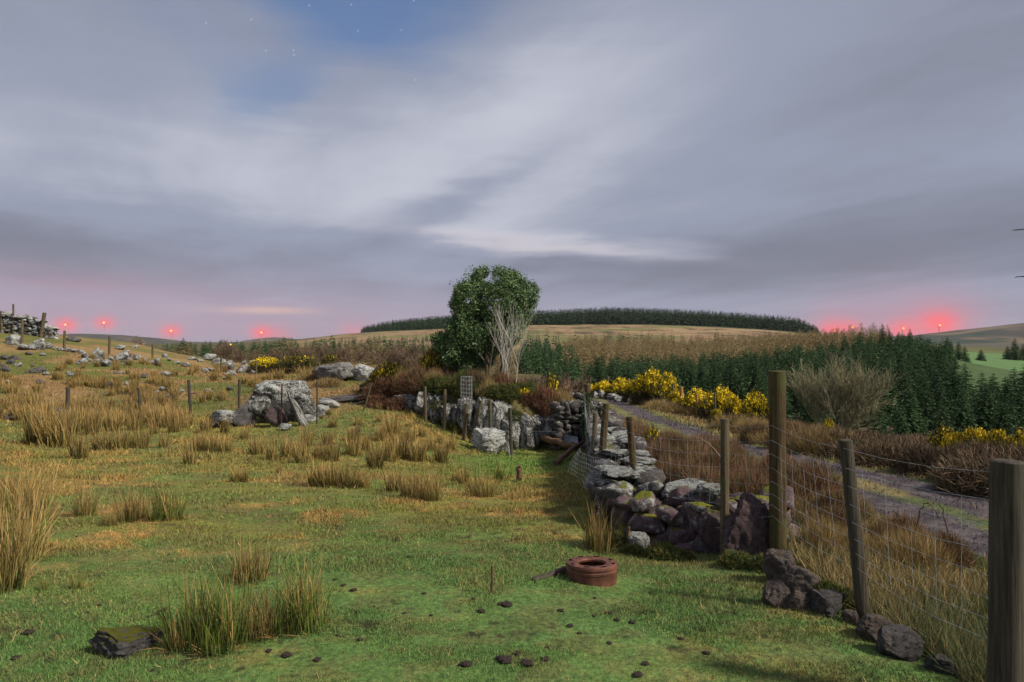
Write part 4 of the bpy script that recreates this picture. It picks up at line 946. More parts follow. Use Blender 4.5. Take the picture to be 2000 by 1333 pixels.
tall(1755, 140, 648, 'bushy spruce between the two pointed ones', 1.1); tall(1777, 138, 642, 'second pointed spruce right of the tallest'); tall(1700, 142, 656, 'low spruce beside the broad one', 1.1); tall(1812, 120, 662, 'small spruce on the falling edge of the plantation'); tall(1850, 112, 660, 'twin topped spruce above the dark edge of the plantation', .8); tall(1858, 110, 664, 'right one of the spruces above the dark edge', .8); tall(1872, 150, 668, 'rounded dark tree left of the green field', 1.3); tall(1884, 155, 676, 'low dark tree beside the green field', 1.2)
tall(1982, 330, 660, 'tall dark conifer beyond the green field', 1.1); tall(1968, 335, 676, 'smaller dark conifer left of the tall one beyond the field', 1.5); tall(1998, 335, 672, 'dark conifer at the edge of view beyond the field', 1.2)
tall(1916, 300, 683, 'small round tree on the far edge of the green field', 1.5)
tall(358, 150, 660, 'pointed dark spruce on the left skyline', 1.0); tall(372, 152, 667, 'low spruce right of the pointed one on the left skyline', 1.1)
def place_larch():
    pts = [(x, y) for x, y in scatter(1095, 1740, 116, 290, 3.3, lambda u, y, x: y > 128 + (u - 1100) * .02 + (vnoise(np.array([x / 12, y / 12, 2.])) - .5) * 24 and y < 265 + (u - 1400) * .08 and u > 1108 + (y - 200) * .12 and (y > 190 or u > 1300 or vnoise(np.array([x / 11, y / 11, 7.])) > .5))]
    Z = gz(np.array([p[0] for p in pts]), np.array([p[1] for p in pts])); items = [(x, y, float(z), random.uniform(4.2, 6.8)) for (x, y), z in zip(pts, Z)]
    items.sort(key=lambda p: -p[3] / p[1])
    for i, (x, y, z, h) in enumerate(items[:290]):
        tag(ob('larch_tree', LAR[i % 4][3], None, (x, y, z), (0, 0, random.uniform(0, 6)), h), 'bare golden brown larch on the slope above the spruces', 'larch tree', 'bare larches above the spruce block')
    if len(items) > 290:
        o = merged('larch_wood', [(x, y, z, h, random.uniform(0, 6.28), i, random.uniform(.8, 1.2)) for i, (x, y, z, h) in enumerate(items[290:])], M['twig'], LAR); tag(o, 'golden brown belt of bare larches across the slope', 'wood', kind='stuff')
    # spruces mixed above the larches
    pts = scatter(1030, 1420, 290, 350, 7, lambda u, y, x: vnoise(np.array([x / 25, y / 20, 9.])) > .42)
    pts += scatter(1420, 1800, 300, 350, 9, lambda u, y, x: vnoise(np.array([x / 25, y / 20, 9.])) > .55)
    Z = gz(np.array([p[0] for p in pts]), np.array([p[1] for p in pts]))
    o = merged('spruce_belt', [(x, y, float(z), random.uniform(5, 8.5), 1., i, 1.0) for i, ((x, y), z) in enumerate(zip(pts, Z))], M['needle'], SPL); tag(o, 'ragged belt of small spruces at the lower edge of the moor', 'wood', kind='stuff')
place_larch()
def place_forest():
    pts = scatter(690, 1598, 655, 800, 5.0, lambda u, y, x: y > 662 + (u > 1040) * 3 and (u > 705 + (800 - y) * .05))
    Z = gz(np.array([p[0] for p in pts]), np.array([p[1] for p in pts]))
    it = []
    for i, ((x, y), z) in enumerate(zip(pts, Z)):
        u = x / y * F + 1000; hh = np.interp(u, [690, 760, 880, 1040, 1200, 1560, 1598], [6, 10, 12, 14, 16, 15, 9])
        it.append((x, y, float(z), hh * random.uniform(.85, 1.1), random.uniform(0, 6.28), i, random.uniform(.75, 1.15)))
    o = merged('conifer_forest', it, M['needle'], SPL); tag(o, 'dense dark conifer forest covering the hilltop', 'forest', kind='stuff')
place_forest()
def place_left():
    pts = scatter(300, 900, 95, 210, 5.5, lambda u, y, x: vnoise(np.array([x / 13, y / 13, 4.])) > .45)
    pts += scatter(300, 860, 210, 420, 9, lambda u, y, x: vnoise(np.array([x / 22, y / 22, 14.])) > .50)
    Z = gz(np.array([p[0] for p in pts]), np.array([p[1] for p in pts]))
    it = sorted([(x, y, float(z), random.uniform(2.6, 5.4)) for (x, y), z in zip(pts, Z)], key=lambda p: -p[3] / p[1])
    ind = it[:75]
    for i, (x, y, z, h) in enumerate(ind): tag(ob('spruce_tree', SPM[i % 3][3], None, (x, y, z), (0, 0, random.uniform(0, 6)), h / 4.4), 'young spruce in the rough scrub of the left valley', 'spruce tree', 'young spruces of the left valley')
    o = merged('spruce_scrub', [(x, y, z, h, 1., i, 1.1) for i, (x, y, z, h) in enumerate(it[75:])], M['needle'], SPL); tag(o, 'small scattered spruces in the far scrub at the left', 'wood', kind='stuff')
    pts = scatter(250, 1010, 70, 240, 5, lambda u, y, x: vnoise(np.array([x / 15, y / 15, 8.])) > .42)
    Z = gz(np.array([p[0] for p in pts]), np.array([p[1] for p in pts]))
    o = merged('willow_scrub', [(x, y, float(z), random.uniform(1.8, 3.6), 1., i, np.array([.62, .6, .6]) * random.uniform(.7, 1.3)) for i, ((x, y), z) in enumerate(zip(pts, Z))], M['twig'], [(V * np.array([2.6, 2.6, 1]), T, C) for V, T, C, m in LAR]); tag(o, 'brown leafless willow scrub covering the left valley', 'scrub', kind='stuff')
place_left()

# ------------------------------------------------------------------ branching trees
def grow(acc, p, d, L, r, depth, rng, split=3, spread=.5, up=.15, c=(.2, .17, .13), wob=.1, tips=None, minr=.002, shrink=.72, c2=None):
    n = 5; P = [p]
    for i in range(n):
        d = d + rng.normal(size=3) * wob + np.array([0, 0, up * .2]); d /= np.linalg.norm(d); P.append(P[-1] + d * L / n)
    r1 = max(r * .62, minr); tube(acc, P, np.linspace(r, r1, n + 1), 5 if r > .01 else 3, c, cap=False)
    if tips is not None and depth <= 1: tips += [(q, d) for q in P[2:]]
    if depth == 0: return
    for k in range(split):
        a = rng.uniform(0, 6.28); s = rng.normal(size=3); s -= d * (s @ d); s /= np.linalg.norm(s) + 1e-9
        dd = d + s * spread * rng.uniform(.6, 1.3) + np.array([0, 0, up]); dd /= np.linalg.norm(dd)
        q = P[-1] if k == 0 else P[rng.integers(2, n + 1)]
        grow(acc, np.array(q), dd, L * shrink * rng.uniform(.75, 1.2), r1 * (.95 if k == 0 else .75), depth - 1, rng, split, spread, up, c2 or c, wob, tips, minr, shrink, c2)
def baretree(name, px, Y, hh, lab, cat, stems, c, seed, depth=4, spread=.45, up=.2, r=.04, lean=.15, L=.3, split=3, minr=.004, wob=.1, c2=None, fan=.0):
    p = atY(px, Y); rng = np.random.default_rng(seed); root = ob(name, None, None, p); tag(root, lab, cat)
    for s in range(stems):
        ac = Acc(); a = rng.uniform(0, 6.28); d = np.array([math.cos(a) * (lean + fan), math.sin(a) * lean, 1.]); d /= np.linalg.norm(d)
        b = np.array([math.cos(a) * .1 * (stems > 1), math.sin(a) * .1 * (stems > 1), -.1])
        grow(ac, b, d, hh * L, r * rng.uniform(.7, 1.1), depth, rng, split, spread, up, c, wob, None, minr, .76, c2)
        ob('stem' if stems > 1 else 'trunk', ac.mesh('stem', M['twig']), root)
    return root
baretree('bare_tree', 1003, 19.4, 2.45, 'slender white leafless tree in front of the holly', 'bare tree', 3, (.58, .55, .48), 5, 3, .46, .26, .018, .13, .42, 4, .0030, .07, fan=.15)
baretree('bare_shrub', 1630, 22, 3.2, 'wide grey green leafless shrub right of the thick round post', 'bare shrub', 13, (.19, .175, .11), 3, 4, .5, .22, .035, .28, .30, 4, .006, .13, (.22, .205, .12), fan=.25)
baretree('bare_tree', 1634, 24, 3.1, 'thin leafless sapling rising above the bare shrub', 'bare tree', 2, (.11, .10, .07), 11, 4, .35, .25, .03, .12, .33, 3, .005, .1)
baretree('dead_tree', 1100, 30, 1.35, 'broken orange brown dead tree right of the bank', 'dead tree', 3, (.28, .18, .11), 8, 3, .5, .2, .05, .3, .35, 3, .01, .16)
baretree('dead_bush', 900, 21.8, 1.2, 'dead grey branches at the left foot of the holly', 'dead bush', 4, (.25, .19, .13), 14, 3, .5, .15, .03, .5, .38, 3, .006, .14)
baretree('bare_shrub', 1045, 21.5, 1.0, 'low brown leafless shrub right of the white tree', 'bare shrub', 6, (.22, .17, .12), 17, 3, .5, .2, .015, .6, .4, 3, .004, .12)
for i, (px, Y, h, lab) in enumerate([(430, 62, 2.2, 'rounded brown leafless shrub left of the left gorse'), (590, 52, 1.7, 'brown leafless shrub behind the left gorse'), (640, 50, 1.7, 'brown leafless shrub behind the long grey boulder'), (690, 48, 1.6, 'brown leafless shrub behind the pale round boulder'), (540, 56, 1.6, 'low brown leafless shrub above the left gorse'), (760, 45, 1.8, 'grey leafless shrub above the reddish heather'), (800, 42, 2.0, 'grey brown leafless shrub left of the holly'), (480, 60, 1.6, 'low brown shrub behind the cluster of rocks'), (830, 40, 1.9, 'tangled leafless shrub just left of the holly'), (1022, 34, 1.5, 'low purplish leafless shrub just right of the white tree'), (1052, 37, 1.7, 'low leafless shrub midway between the white tree and the broken dead tree'), (1080, 33, 1.4, 'low leafless shrub left of the broken dead tree'), (1120, 39, 1.6, 'low leafless shrub right of the broken dead tree')]):
    baretree('bare_shrub', px, Y, h, lab, 'bare shrub', 9, (.17, .12, .085), 30 + i, 3, .55, .15, .03, .75, .38, 4, .012, .12, fan=.3)

# holly
def holly():
    p = atY(955, 21.0); root = ob('holly_tree', None, None, p); tag(root, 'round dark green holly tree standing on the stone faced bank', 'holly tree')
    rng = np.random.default_rng(21); ztop = zp(522, 21) - p.z
    bx = lambda px: (px - 955) * 21 / F; bz = lambda py: zp(py, 21) - p.z
    LOB = [(945, 575, 55, 50), (915, 600, 32, 42), (985, 580, 52, 52), (1028, 578, 24, 36), (960, 545, 38, 26), (905, 575, 18, 22), (940, 630, 50, 40), (990, 625, 38, 42), (900, 640, 26, 34), (880, 675, 28, 26), (925, 665, 40, 34), (1010, 610, 32, 30), (960, 600, 60, 55), (862, 668, 18, 18), (905, 695, 30, 16), (930, 700, 36, 26), (915, 650, 44, 44), (950, 650, 46, 50), (915, 715, 34, 20), (885, 690, 26, 26), (990, 655, 26, 26), (945, 655, 40, 30), (1000, 550, 22, 20), (893, 602, 14, 20), (940, 545, 20, 20), (965, 660, 26, 34)]
    tr = Acc()
    for s in range(4):
        tips = []; a = s * 1.6; grow(tr, np.array([.12 * math.cos(a), .12 * math.sin(a), -.1]), np.array([.22 * math.cos(a), .22 * math.sin(a), 1.]), 1.0, .07, 3, rng, 3, .5, .3, (.13, .12, .10), .08, None, .008)
    ob('trunk', tr.mesh('holly_trunk', M['twig']), root)
    B = []; NN = []; C = []
    for (px, py, rx, rz) in LOB:
        cx, cz = bx(px), bz(py); rx *= 21 / F; rz *= 21 / F; ry = rx * .85; cy = rng.uniform(-.35, .35)
        nn = int(120 + 900 * rx)
        for s in range(nn):   # sprigs
            v = rng.normal(size=3); v /= np.linalg.norm(v); q = rng.uniform(.45, 1.04) ** .7
            if rng.random() < .16: q *= rng.uniform(1.05, 1.28)
            c = np.array([cx + v[0] * rx * q, cy + v[1] * ry * q, cz + v[2] * rz * q])
            if vnoise(c * 3.1 + 5) < (.37 if py < 640 else .27) or vnoise(c * 7.3 + 2) < .2: continue
            m = 11; o = rng.normal(size=(m, 3)) * .045; B.append(c + o); nn_ = v * .7 + rng.normal(size=(m, 3)) * .8 + np.array([0, 0, .3]); NN.append(nn_)
            k = rng.uniform(.6, 1.3) ; C.append(np.tile(np.array([.10, .165, .055]) * k, (m, 1)) * rng.uniform(.7, 1.5, (m, 1)))
    B = np.concatenate(B); NN = np.concatenate(NN); C = np.concatenate(C); NN /= np.linalg.norm(NN, axis=1)[:, None]
    n = len(B); U = np.cross(NN, rng.normal(size=(n, 3))); U /= np.linalg.norm(U, axis=1)[:, None]; W = np.cross(NN, U); s = rng.uniform(.020, .038, n)[:, None]
    V = np.stack([B - U * s, B + W * s * .5 + NN * s * .25, B + U * s, B - W * s * .5 + NN * s * .25], 1).reshape(-1, 3)
    Q = np.arange(n * 4).reshape(n, 4)
    ob('crown', mk('holly_crown', V, Q, np.zeros((0, 3), int), np.repeat(C, 4, 0), M['holly'], False), root)
m, nt, b, P = material('holly_leaf', .55, .4); setc(nt, b, mixc(nt, 1.0, attr(nt), _grey(nt, (irand(nt) - .5) * .8 + 1), 'MULTIPLY')); M['holly'] = m
holly()

# ------------------------------------------------------------------ gorse, heather, bramble
def gorsemesh(seed, w, h, dens, fl, flz=.45, brown=.3):
    """unit-ish mound of spiny shoots; flowers crowd the outer upper shoots"""
    rng = np.random.default_rng(seed); n = int(dens)
    v = rng.normal(size=(n, 3)); v[:, 2] = np.abs(v[:, 2]) * .9; v /= np.linalg.norm(v, axis=1)[:, None]
    lump = .72 + .5 * fbm(v * 2.3 + seed, 3)
    q = rng.uniform(.35, 1.0, n) ** .5 * lump; P = v * q[:, None] * np.array([w, w * .75, h]); 
    d = v + rng.normal(size=(n, 3)) * .45 + np.array([0, 0, .35]); d /= np.linalg.norm(d, axis=1)[:, None]
    br = (rng.random(n) < brown + .35 * (P[:, 2] < h * .3))[:, None]
    c = np.where(br, np.array([.13, .085, .045]), np.array([.055, .075, .022])) * rng.uniform(.6, 1.4, (n, 1))
    V, T, C = blades(P, d, rng.uniform(.06, .16, n), rng.uniform(.006, .013, n), rng.uniform(0, .2, n), c * .8, c * 1.2, 1)
    fol = mk('foliage', V, np.zeros((0, 4), int), T, C, M['twig'], False)
    tops = P[(q > .74 * lump) & (P[:, 2] > h * flz * rng.uniform(.6, 1.15, n)) & (vnoise(P * 5 + seed) > .36)]
    tops = tops[rng.permutation(len(tops))[:int(fl)]]
    m = 6; B = np.repeat(tops, m, 0) + rng.normal(size=(len(tops) * m, 3)) * .042; nn = len(B)
    if nn == 0: return fol, None
    U = rng.normal(size=(nn, 3)); U /= np.linalg.norm(U, axis=1)[:, None]; W = np.cross(U, rng.normal(size=(nn, 3))); W /= np.linalg.norm(W, axis=1)[:, None]; s = rng.uniform(.015, .030, nn)[:, None]
    V = np.stack([B - U * s, B + W * s, B + U * s, B - W * s], 1).reshape(-1, 3); C = np.tile(np.array([1.0, .74, .02]), (nn, 1)) * rng.uniform(.75, 1.1, (nn, 1))
    flm = mk('blossoms', V, np.arange(nn * 4).reshape(nn, 4), np.zeros((0, 3), int), np.repeat(C, 4, 0), M['flower'], False)
    return fol, flm
GM = [gorsemesh(i, .7, .75, 5200, (620, 520, 360, 130, 50)[i], (.62, .6, .64, .6, .6)[i], (.38, .42, .42, .45, .3)[i]) for i in range(5)]
def stems(n=7, h=.5, seed=0):
    ac = Acc(); rng = np.random.default_rng(seed)
    for k in range(n): a = rng.uniform(0, 6.28); grow(ac, np.array([.05 * math.cos(a), .05 * math.sin(a), -.05]), np.array([math.cos(a) * .7, math.sin(a) * .5, 1.]), h * .5, .018, 2, rng, 3, .5, .1, (.12, .085, .055), .12, None, .004)
    return ac.mesh('stems', M['twig'])
STM = [stems(7, .6, i) for i in range(3)]
def gorse(px, Y, wpx, pyt, k, lab, name='gorse_bush', lift=0):
    p = atY(px, Y); kx = Y / F; w = wpx * kx / 2 / .62; h = (zp(pyt, Y) - p.z - lift) / .78
    r = ob(name, None, None, p + Vector((0, 0, lift)), (0, 0, random.uniform(-.5, .5)), (w / .7 * .72, w / .7 * .72, max(h, .15) / .75 * .80)); tag(r, lab, 'gorse bush', 'yellow flowering gorse bushes')
    ob('foliage', GM[k][0], r); ob('stems', STM[k % 3], r)
    if GM[k][1]: ob('blossoms', GM[k][1], r)
for a_ in [(1150, 43, 34, 752, 0, 'low gorse at the far end of the roadside row'), (1178, 39.5, 40, 746, 0, 'flowering gorse second in the roadside row'), (1210, 37, 52, 741, 0, 'flowering gorse third in the roadside row'), (1240, 34.5, 44, 744, 1, 'flowering gorse fourth in the roadside row left of the tall one'), (1270, 32, 66, 726, 0, 'tallest gorse of the roadside row'), (1302, 31, 52, 732, 0, 'gorse with a square shoulder right of the tallest one'),
           (1322, 28.5, 40, 766, 1, 'low gorse behind the thick orange post'), (1358, 27, 58, 762, 0, 'gorse behind the short orange post'), (1405, 25.5, 70, 760, 0, 'broad flowering gorse with bare stems below'), (1432, 24, 44, 775, 1, 'gorse at the right end of the broad one'), (1478, 23, 60, 772, 2, 'gorse just left of the thick round post'), (1400, 22, 26, 800, 1, 'small drooping gorse below the broad one'),
           (1620, 14.5, 26, 822, 2, 'tiny gorse spray right of the thick round post'), (1845, 13.4, 60, 836, 3, 'sparse gorse left of the upright one on the right bank'), (1905, 12.8, 60, 838, 1, 'upright gorse on the right bank'), (1950, 12.5, 56, 842, 1, 'gorse with bare stems left of the last one at the right edge'), (1992, 12.2, 50, 846, 0, 'gorse at the right edge of view'), (1868, 13.0, 50, 850, 2, 'low gorse between the sparse and upright ones'),
           (522, 36, 62, 700, 2, 'gorse with yellow top above the cluster of rocks'), (548, 35.5, 40, 704, 3, 'gorse with few flowers right of the yellow topped one'), (585, 35, 80, 695, 4, 'dark gorse without flowers left of the grey boulders'), (645, 38, 36, 694, 4, 'small golden brown gorse above the long grey boulder'),
           (765, 21.8, 78, 712, 3, 'yellowish gorse above the reddish heather'), (745, 22.0, 44, 722, 3, 'thin gorse leaning beside the black leaning post'), (845, 21.0, 56, 684, 3, 'pale yellow gorse left of the holly'), (1028, 18.75, 50, 757, 0, 'bright gorse hanging over the stone faced bank'), (1078, 20.2, 40, 736, 3, 'pale gorse behind the bank right of the white tree'), (1275, 11.5, 44, 836, 3, 'small gorse with few flowers beside the near track')]:
    gorse(*a_)
def heathmesh(seed, cols, w=.7, h=.5, n=5200, ln=(.06, .2), wd=.006, upf=.5):
    rng = np.random.default_rng(seed); v = rng.normal(size=(n, 3)); v[:, 2] = np.abs(v[:, 2]); v /= np.linalg.norm(v, axis=1)[:, None]
    q = rng.uniform(.2, 1, n) ** .5 * (.65 + .6 * fbm(v * 2 + seed, 3)); P = v * q[:, None] * np.array([w, w, h]); P[:, 2] -= .03
    d = v * .6 + rng.normal(size=(n, 3)) * .7 + np.array([0, 0, upf]); d /= np.linalg.norm(d, axis=1)[:, None]
    c = np.array(cols)[rng.integers(len(cols), size=n)] * rng.uniform(.55, 1.4, (n, 1))
    V, T, C = blades(P, d, rng.uniform(*ln, n), rng.uniform(.5, 1.3, n) * wd, rng.uniform(-.3, .5, n), c * .9, c * 1.2, 2)
    return mk('twigs', V, np.zeros((0, 4), int), T, C, M['twig'], False)
HM = {'heather': [heathmesh(i, [(.15, .065, .04), (.21, .10, .05), (.10, .065, .04)]) for i in range(2)], 'bramble': [heathmesh(5 + i, [(.22, .12, .07), (.15, .09, .055), (.26, .165, .09), (.13, .045, .03), (.11, .12, .035)], ln=(.1, .3), wd=.0042, n=6500) for i in range(3)],
      'straw': [heathmesh(9 + i, [(.38, .26, .12), (.28, .18, .08), (.2, .17, .06)], ln=(.15, .4), wd=.004, h=.35, upf=1.4, n=3000) for i in range(2)], 'green': [heathmesh(12 + i, [(.05, .085, .02), (.10, .10, .02), (.14, .10, .03), (.035, .07, .025)], wd=.009) for i in range(2)], 'dark': [heathmesh(15 + i, [(.10, .06, .04), (.15, .095, .06), (.22, .15, .085), (.07, .075, .03)], ln=(.1, .28), wd=.006, n=6500) for i in range(3)]}
NM = {'heather': ('heather_clump', 'heather'), 'bramble': ('bramble_thicket', 'bramble thicket'), 'straw': ('grass_tussock', 'grass tussock'), 'green': ('leafy_undergrowth_clump', 'leafy clump'), 'dark': ('bramble_thicket', 'bramble thicket')}
def heath(px, Y, wpx, hm, kind, lab, group, z=None, dz=0):
    p = atY(px, Y); w = wpx * Y / F / 2; k = random.randrange(len(HM[kind]))
    o = ob(NM[kind][0], HM[kind][k], None, p + Vector((0, 0, dz)), (0, 0, random.uniform(0, 6.28)), (w / .6, w / .6, hm / .45)); tag(o, lab, NM[kind][1], group)
# reddish heather and green growth on the bank
for px, Y, w, h in [(735, 21.5, 60, .45), (770, 21.3, 70, .5), (800, 20.8, 60, .5), (750, 20.9, 60, .35), (790, 20.3, 60, .4), (825, 20.2, 50, .45), (815, 21.8, 60, .5), (1060, 18.9, 70, .5), (1095, 19.1, 60, .45), (1075, 18.4, 50, .35), (1040, 19.4, 60, .4), (1110, 18.7, 50, .4), (1030, 18.6, 44, .3), (1050, 18.7, 50, .35), (1075, 18.9, 50, .4), (1100, 19.2, 50, .4), (1120, 19.2, 40, .4), (1060, 19.6, 50, .4), (968, 20.4, 30, .6)]:
    heath(px, Y, w, h, 'heather', 'reddish brown heather clump on the bank', 'heather clumps on the bank')
for px, Y, w, h in [(850, 20.0, 60, .4), (880, 19.8, 60, .4), (910, 19.4, 60, .4), (870, 19.2, 50, .3), (940, 19.0, 60, .4), (900, 18.6, 50, .3), (960, 18.6, 50, .3), (990, 18.4, 50, .35), (1010, 19.0, 50, .4), (925, 20.4, 60, .35), (850, 21.2, 60, .3), (975, 19.4, 40, .5), (1000, 18.1, 40, .3), (930, 18.1, 26, .25), (980, 17.8, 22, .3), (1040, 17.9, 22, .3), (885, 18.7, 24, .25), (860, 19.0, 22, .25)]:
    heath(px, Y, w, h, 'green', 'low green and rusty growth trailing over the bank', 'leafy clumps on the bank')
for px, Y, w, h in [(870, 21.8, 60, .3), (905, 21.6, 60, .3), (845, 22.4, 60, .35), (930, 22, 50, .3), (1000, 20.4, 50, .3), (640, 24.5, 50, .3), (610, 27, 50, .4), (700, 28, 70, .5), (740, 27, 70, .5), (775, 25, 60, .4), (660, 30, 70, .5), (950, 18.6, 36, .3)]:
    heath(px, Y, w, h, 'straw', 'pale dry grass tussock on and behind the bank', 'grass tussocks by the bank')
rng = np.random.default_rng(12)
for i in range(84):
    l = rng.uniform(.3, LB[-1] - .6); x = np.interp(l, LB, BANK[:, 0]); y = np.interp(l, LB, BANK[:, 1]) + rng.uniform(.25, 2.6)
    kd = ['bramble', 'green', 'heather', 'straw', 'dark'][rng.integers(5)]; heath(x / y * F + 1000, y, rng.uniform(.45, .85) / y * F, rng.uniform(.3, .62), kd, {'bramble': 'russet bracken and bramble patch on the bank', 'green': 'green leafy patch among the growth on the bank', 'heather': 'red brown heather patch among the growth on the bank', 'straw': 'pale grass tussock among the growth on the bank', 'dark': 'dark brown twiggy patch on the bank'}[kd], 'mixed growth on the bank')
# brambles between wall and track
for i in range(60):
    Y = random.uniform(6.3, 11.5); x0_ = np.interp(Y, [6, 9, 12.5], [1.75, 1.95, 2.15]); x = random.uniform(x0_, 3.25 if Y > 8 else 3.4)
    px = x / Y * F + 1000
    heath(px, Y, random.uniform(.35, .6) / Y * F, random.uniform(.22, .42), 'bramble', 'reddish brown bramble thicket between the wall and the track', 'bramble thickets beside the wall')
for i in range(26):
    Y = random.uniform(11, 20); x = random.uniform(np.interp(Y, [11, 20], [2.2, 2.7]), 3.1); px = x / Y * F + 1000
    heath(px, Y, random.uniform(.4, .7) / Y * F, random.uniform(.18, .36), random.choice(['bramble', 'straw']), 'dry clump beside the far part of the wall', 'dry clumps beside the far wall')
for i in range(18):
    Y = random.uniform(5.0, 8); x = random.uniform(2.35, 3.2)
    if x / Y > .80: continue
    heath(x / Y * F + 1000, Y, random.uniform(.25, .5) / Y * F, random.uniform(.14, .3), 'straw', 'straw coloured grass tussock between the leaning post and the track', 'grass tussocks on the near verge')
for i in range(22):
    Y = random.uniform(5.2, 8.5); x = random.uniform(2.3, 3.5)
    heath(x / Y * F + 1000, Y, random.uniform(.3, .5) / Y * F, random.uniform(.15, .28), 'bramble', 'brown bramble tangle on the verge right of the thick round post', 'bramble tangles on the near verge')
for px, Y in [(1195, 5.85), (1235, 5.6), (1290, 5.45), (1330, 5.35), (1440, 5.0), (1490, 4.85), (1555, 4.55), (1610, 4.3), (1165, 6.3), (1640, 4.2), (1540, 4.75)]:
    heath(px, Y, random.uniform(40, 64), random.uniform(.06, .12), 'green', 'low moss and weeds grown against the foot of the broken wall', 'weeds along the foot of the broken wall')
# bank beyond the track
for i in range(95):
    Y = random.uniform(8.0, 17); x = random.uniform(max(6.1, .42 * Y), .85 * Y)
    if x < 6.1: continue
    heath(x / Y * F + 1000, Y, random.uniform(.7, 1.3) / Y * F, random.uniform(.2, .38) if Y > 10.5 else random.uniform(.3, .5), 'dark', 'dark brown bramble thicket on the far bank of the track', 'bramble thickets beyond the track')
for i in range(26):
    Y = random.uniform(13, 22); x = random.uniform(5.5, .5 * Y)
    heath(x / Y * F + 1000, Y, random.uniform(.6, 1.1) / Y * F, random.uniform(.25, .5), random.choice(['straw', 'bramble']), 'pale dry clump beyond the track under the bare shrub', 'dry clumps under the bare shrub')
for i in range(16):
    Y = 27 + i * 1.1; x = np.interp(Y, [24, 32, 44], [6.2, 6.4, 6.9]) + random.uniform(-.1, .3)
    heath(x / Y * F + 1000, Y, random.uniform(.9, 1.4) / Y * F, .35, 'straw', 'low dry growth under the roadside gorse', 'dry growth under the roadside gorse')

# ------------------------------------------------------------------ small plants
def fern(px, py, size, lab, seed, cat='fern', fr=7, c=(.07, .16, .05), Y=None, dz=0):
    p = at(px, py) if Y is None else atY(px, Y); p = p + Vector((0, 0, dz)); rng = np.random.default_rng(seed); ac = Acc(); 
    for k in range(fr):
        a = rng.uniform(0, 6.28); L = size * rng.uniform(.7, 1.1); n = 12
        for i in range(n):
            t = i / n; pos = np.array([math.cos(a) * L * t, math.sin(a) * L * t, L * (1.7 * t - 1.05 * t * t)]); w = L * .22 * math.sin(math.pi * min(.97, t + .15)) + .003
            for sd in (-1, 1):
                s = np.array([-math.sin(a) * sd, math.cos(a) * sd, -.1]); f = np.array([math.cos(a), math.sin(a), .1]) * L / n
                ac.add([pos - f * .4, pos + s * w + f * .6, pos + f * .6], [[0, 1, 2]], np.array(c) * rng.uniform(.7, 1.3))
    tag(ob('fern' if cat == 'fern' else 'dock_plant', ac.mesh('fronds', M['leaf'], False)), lab, cat)
fern(1568, 1070, .36, 'bright green fern right of the foot of the thick round post', 1, c=(.10, .26, .08), Y=4.75, dz=.12); fern(1600, 1095, .24, 'small bright green fern below the one beside the round post', 2, c=(.10, .26, .08), Y=4.6, dz=.10); fern(1365, 1092, .22, 'green fern at the foot of the wall end boulders', 3, c=(.06, .16, .055)); fern(1388, 1104, .18, 'low green fern left of the slim square post', 4, c=(.06, .16, .055))
fern(1212, 1108, .08, 'small leafy dock right of the rusty drum', 5, 'dock plant', 9); fern(882, 1150, .07, 'small dark thistle rosette alone on the near turf', 6, 'thistle', 10, (.03, .06, .025)); fern(296, 1016, .09, 'blue green leafy plant at the foot of the green rush pair', 7, 'leafy plant', 8, (.05, .13, .08)); fern(1108, 862, .28, 'bright green plant at the foot of the corner stones', 8, 'leafy plant', 6, (.08, .2, .03))
# ivy on the corner post
def ivy():
    p = atY(1148, 16.5); rng = np.random.default_rng(3); n = 900; z = rng.uniform(.3, 1.35, n); a = rng.uniform(0, 6.28, n); r = rng.uniform(.05, .17, n)
    B = np.stack([p.x - .02 + r * np.cos(a), p.y + r * np.sin(a), p.z + z], 1); d = rng.normal(size=(n, 3)); d /= np.linalg.norm(d, axis=1)[:, None]
    c = np.array([.035, .07, .025]) * rng.uniform(.6, 1.4, (n, 1)); V, T, C = blades(B, d, rng.uniform(.03, .06, n), np.full(n, .02), np.zeros(n), c, c, 1)
    tag(ob('ivy_growth', mk('ivy', V, np.zeros((0, 4), int), T, C, M['leaf'], False)), 'dark ivy wrapped round the post at the wall corner', 'ivy')
ivy()
# arching bramble shoots beside the wire
def shoots():
    for i, (px0, Y0, px1, py1, Y1, lb) in enumerate([(1780, 5.6, 1830, 1005, 5.4, 'dark arching bramble shoot right of the leaning post'), (1860, 5.2, 1815, 990, 5.2, 'second dark shoot bending left right of the leaning post'), (1630, 6.4, 1560, 885, 6.2, 'thin brown shoot arching behind the thick round post'), (1460, 7.2, 1340, 852, 8.5, 'long pale stem arching over the track edge')]):
        a_ = np.array(atY(px0, Y0)); b_ = np.array(pt3(px1, py1, Y1)); t = np.linspace(0, 1, 16)[:, None]; P = a_ * (1 - t) + b_ * t; P[:, 2] += .22 * np.sin(t * math.pi)[:, 0]; P += RNG.normal(size=P.shape) * .006
        ac = Acc(); tube(ac, P, np.linspace(.006, .003, 16), 5, (.12, .06, .04) if i != 3 else (.32, .24, .15)); tag(ob('bramble_shoot', ac.mesh('shoot', M['twig'])), lb, 'bramble shoot')
shoots()
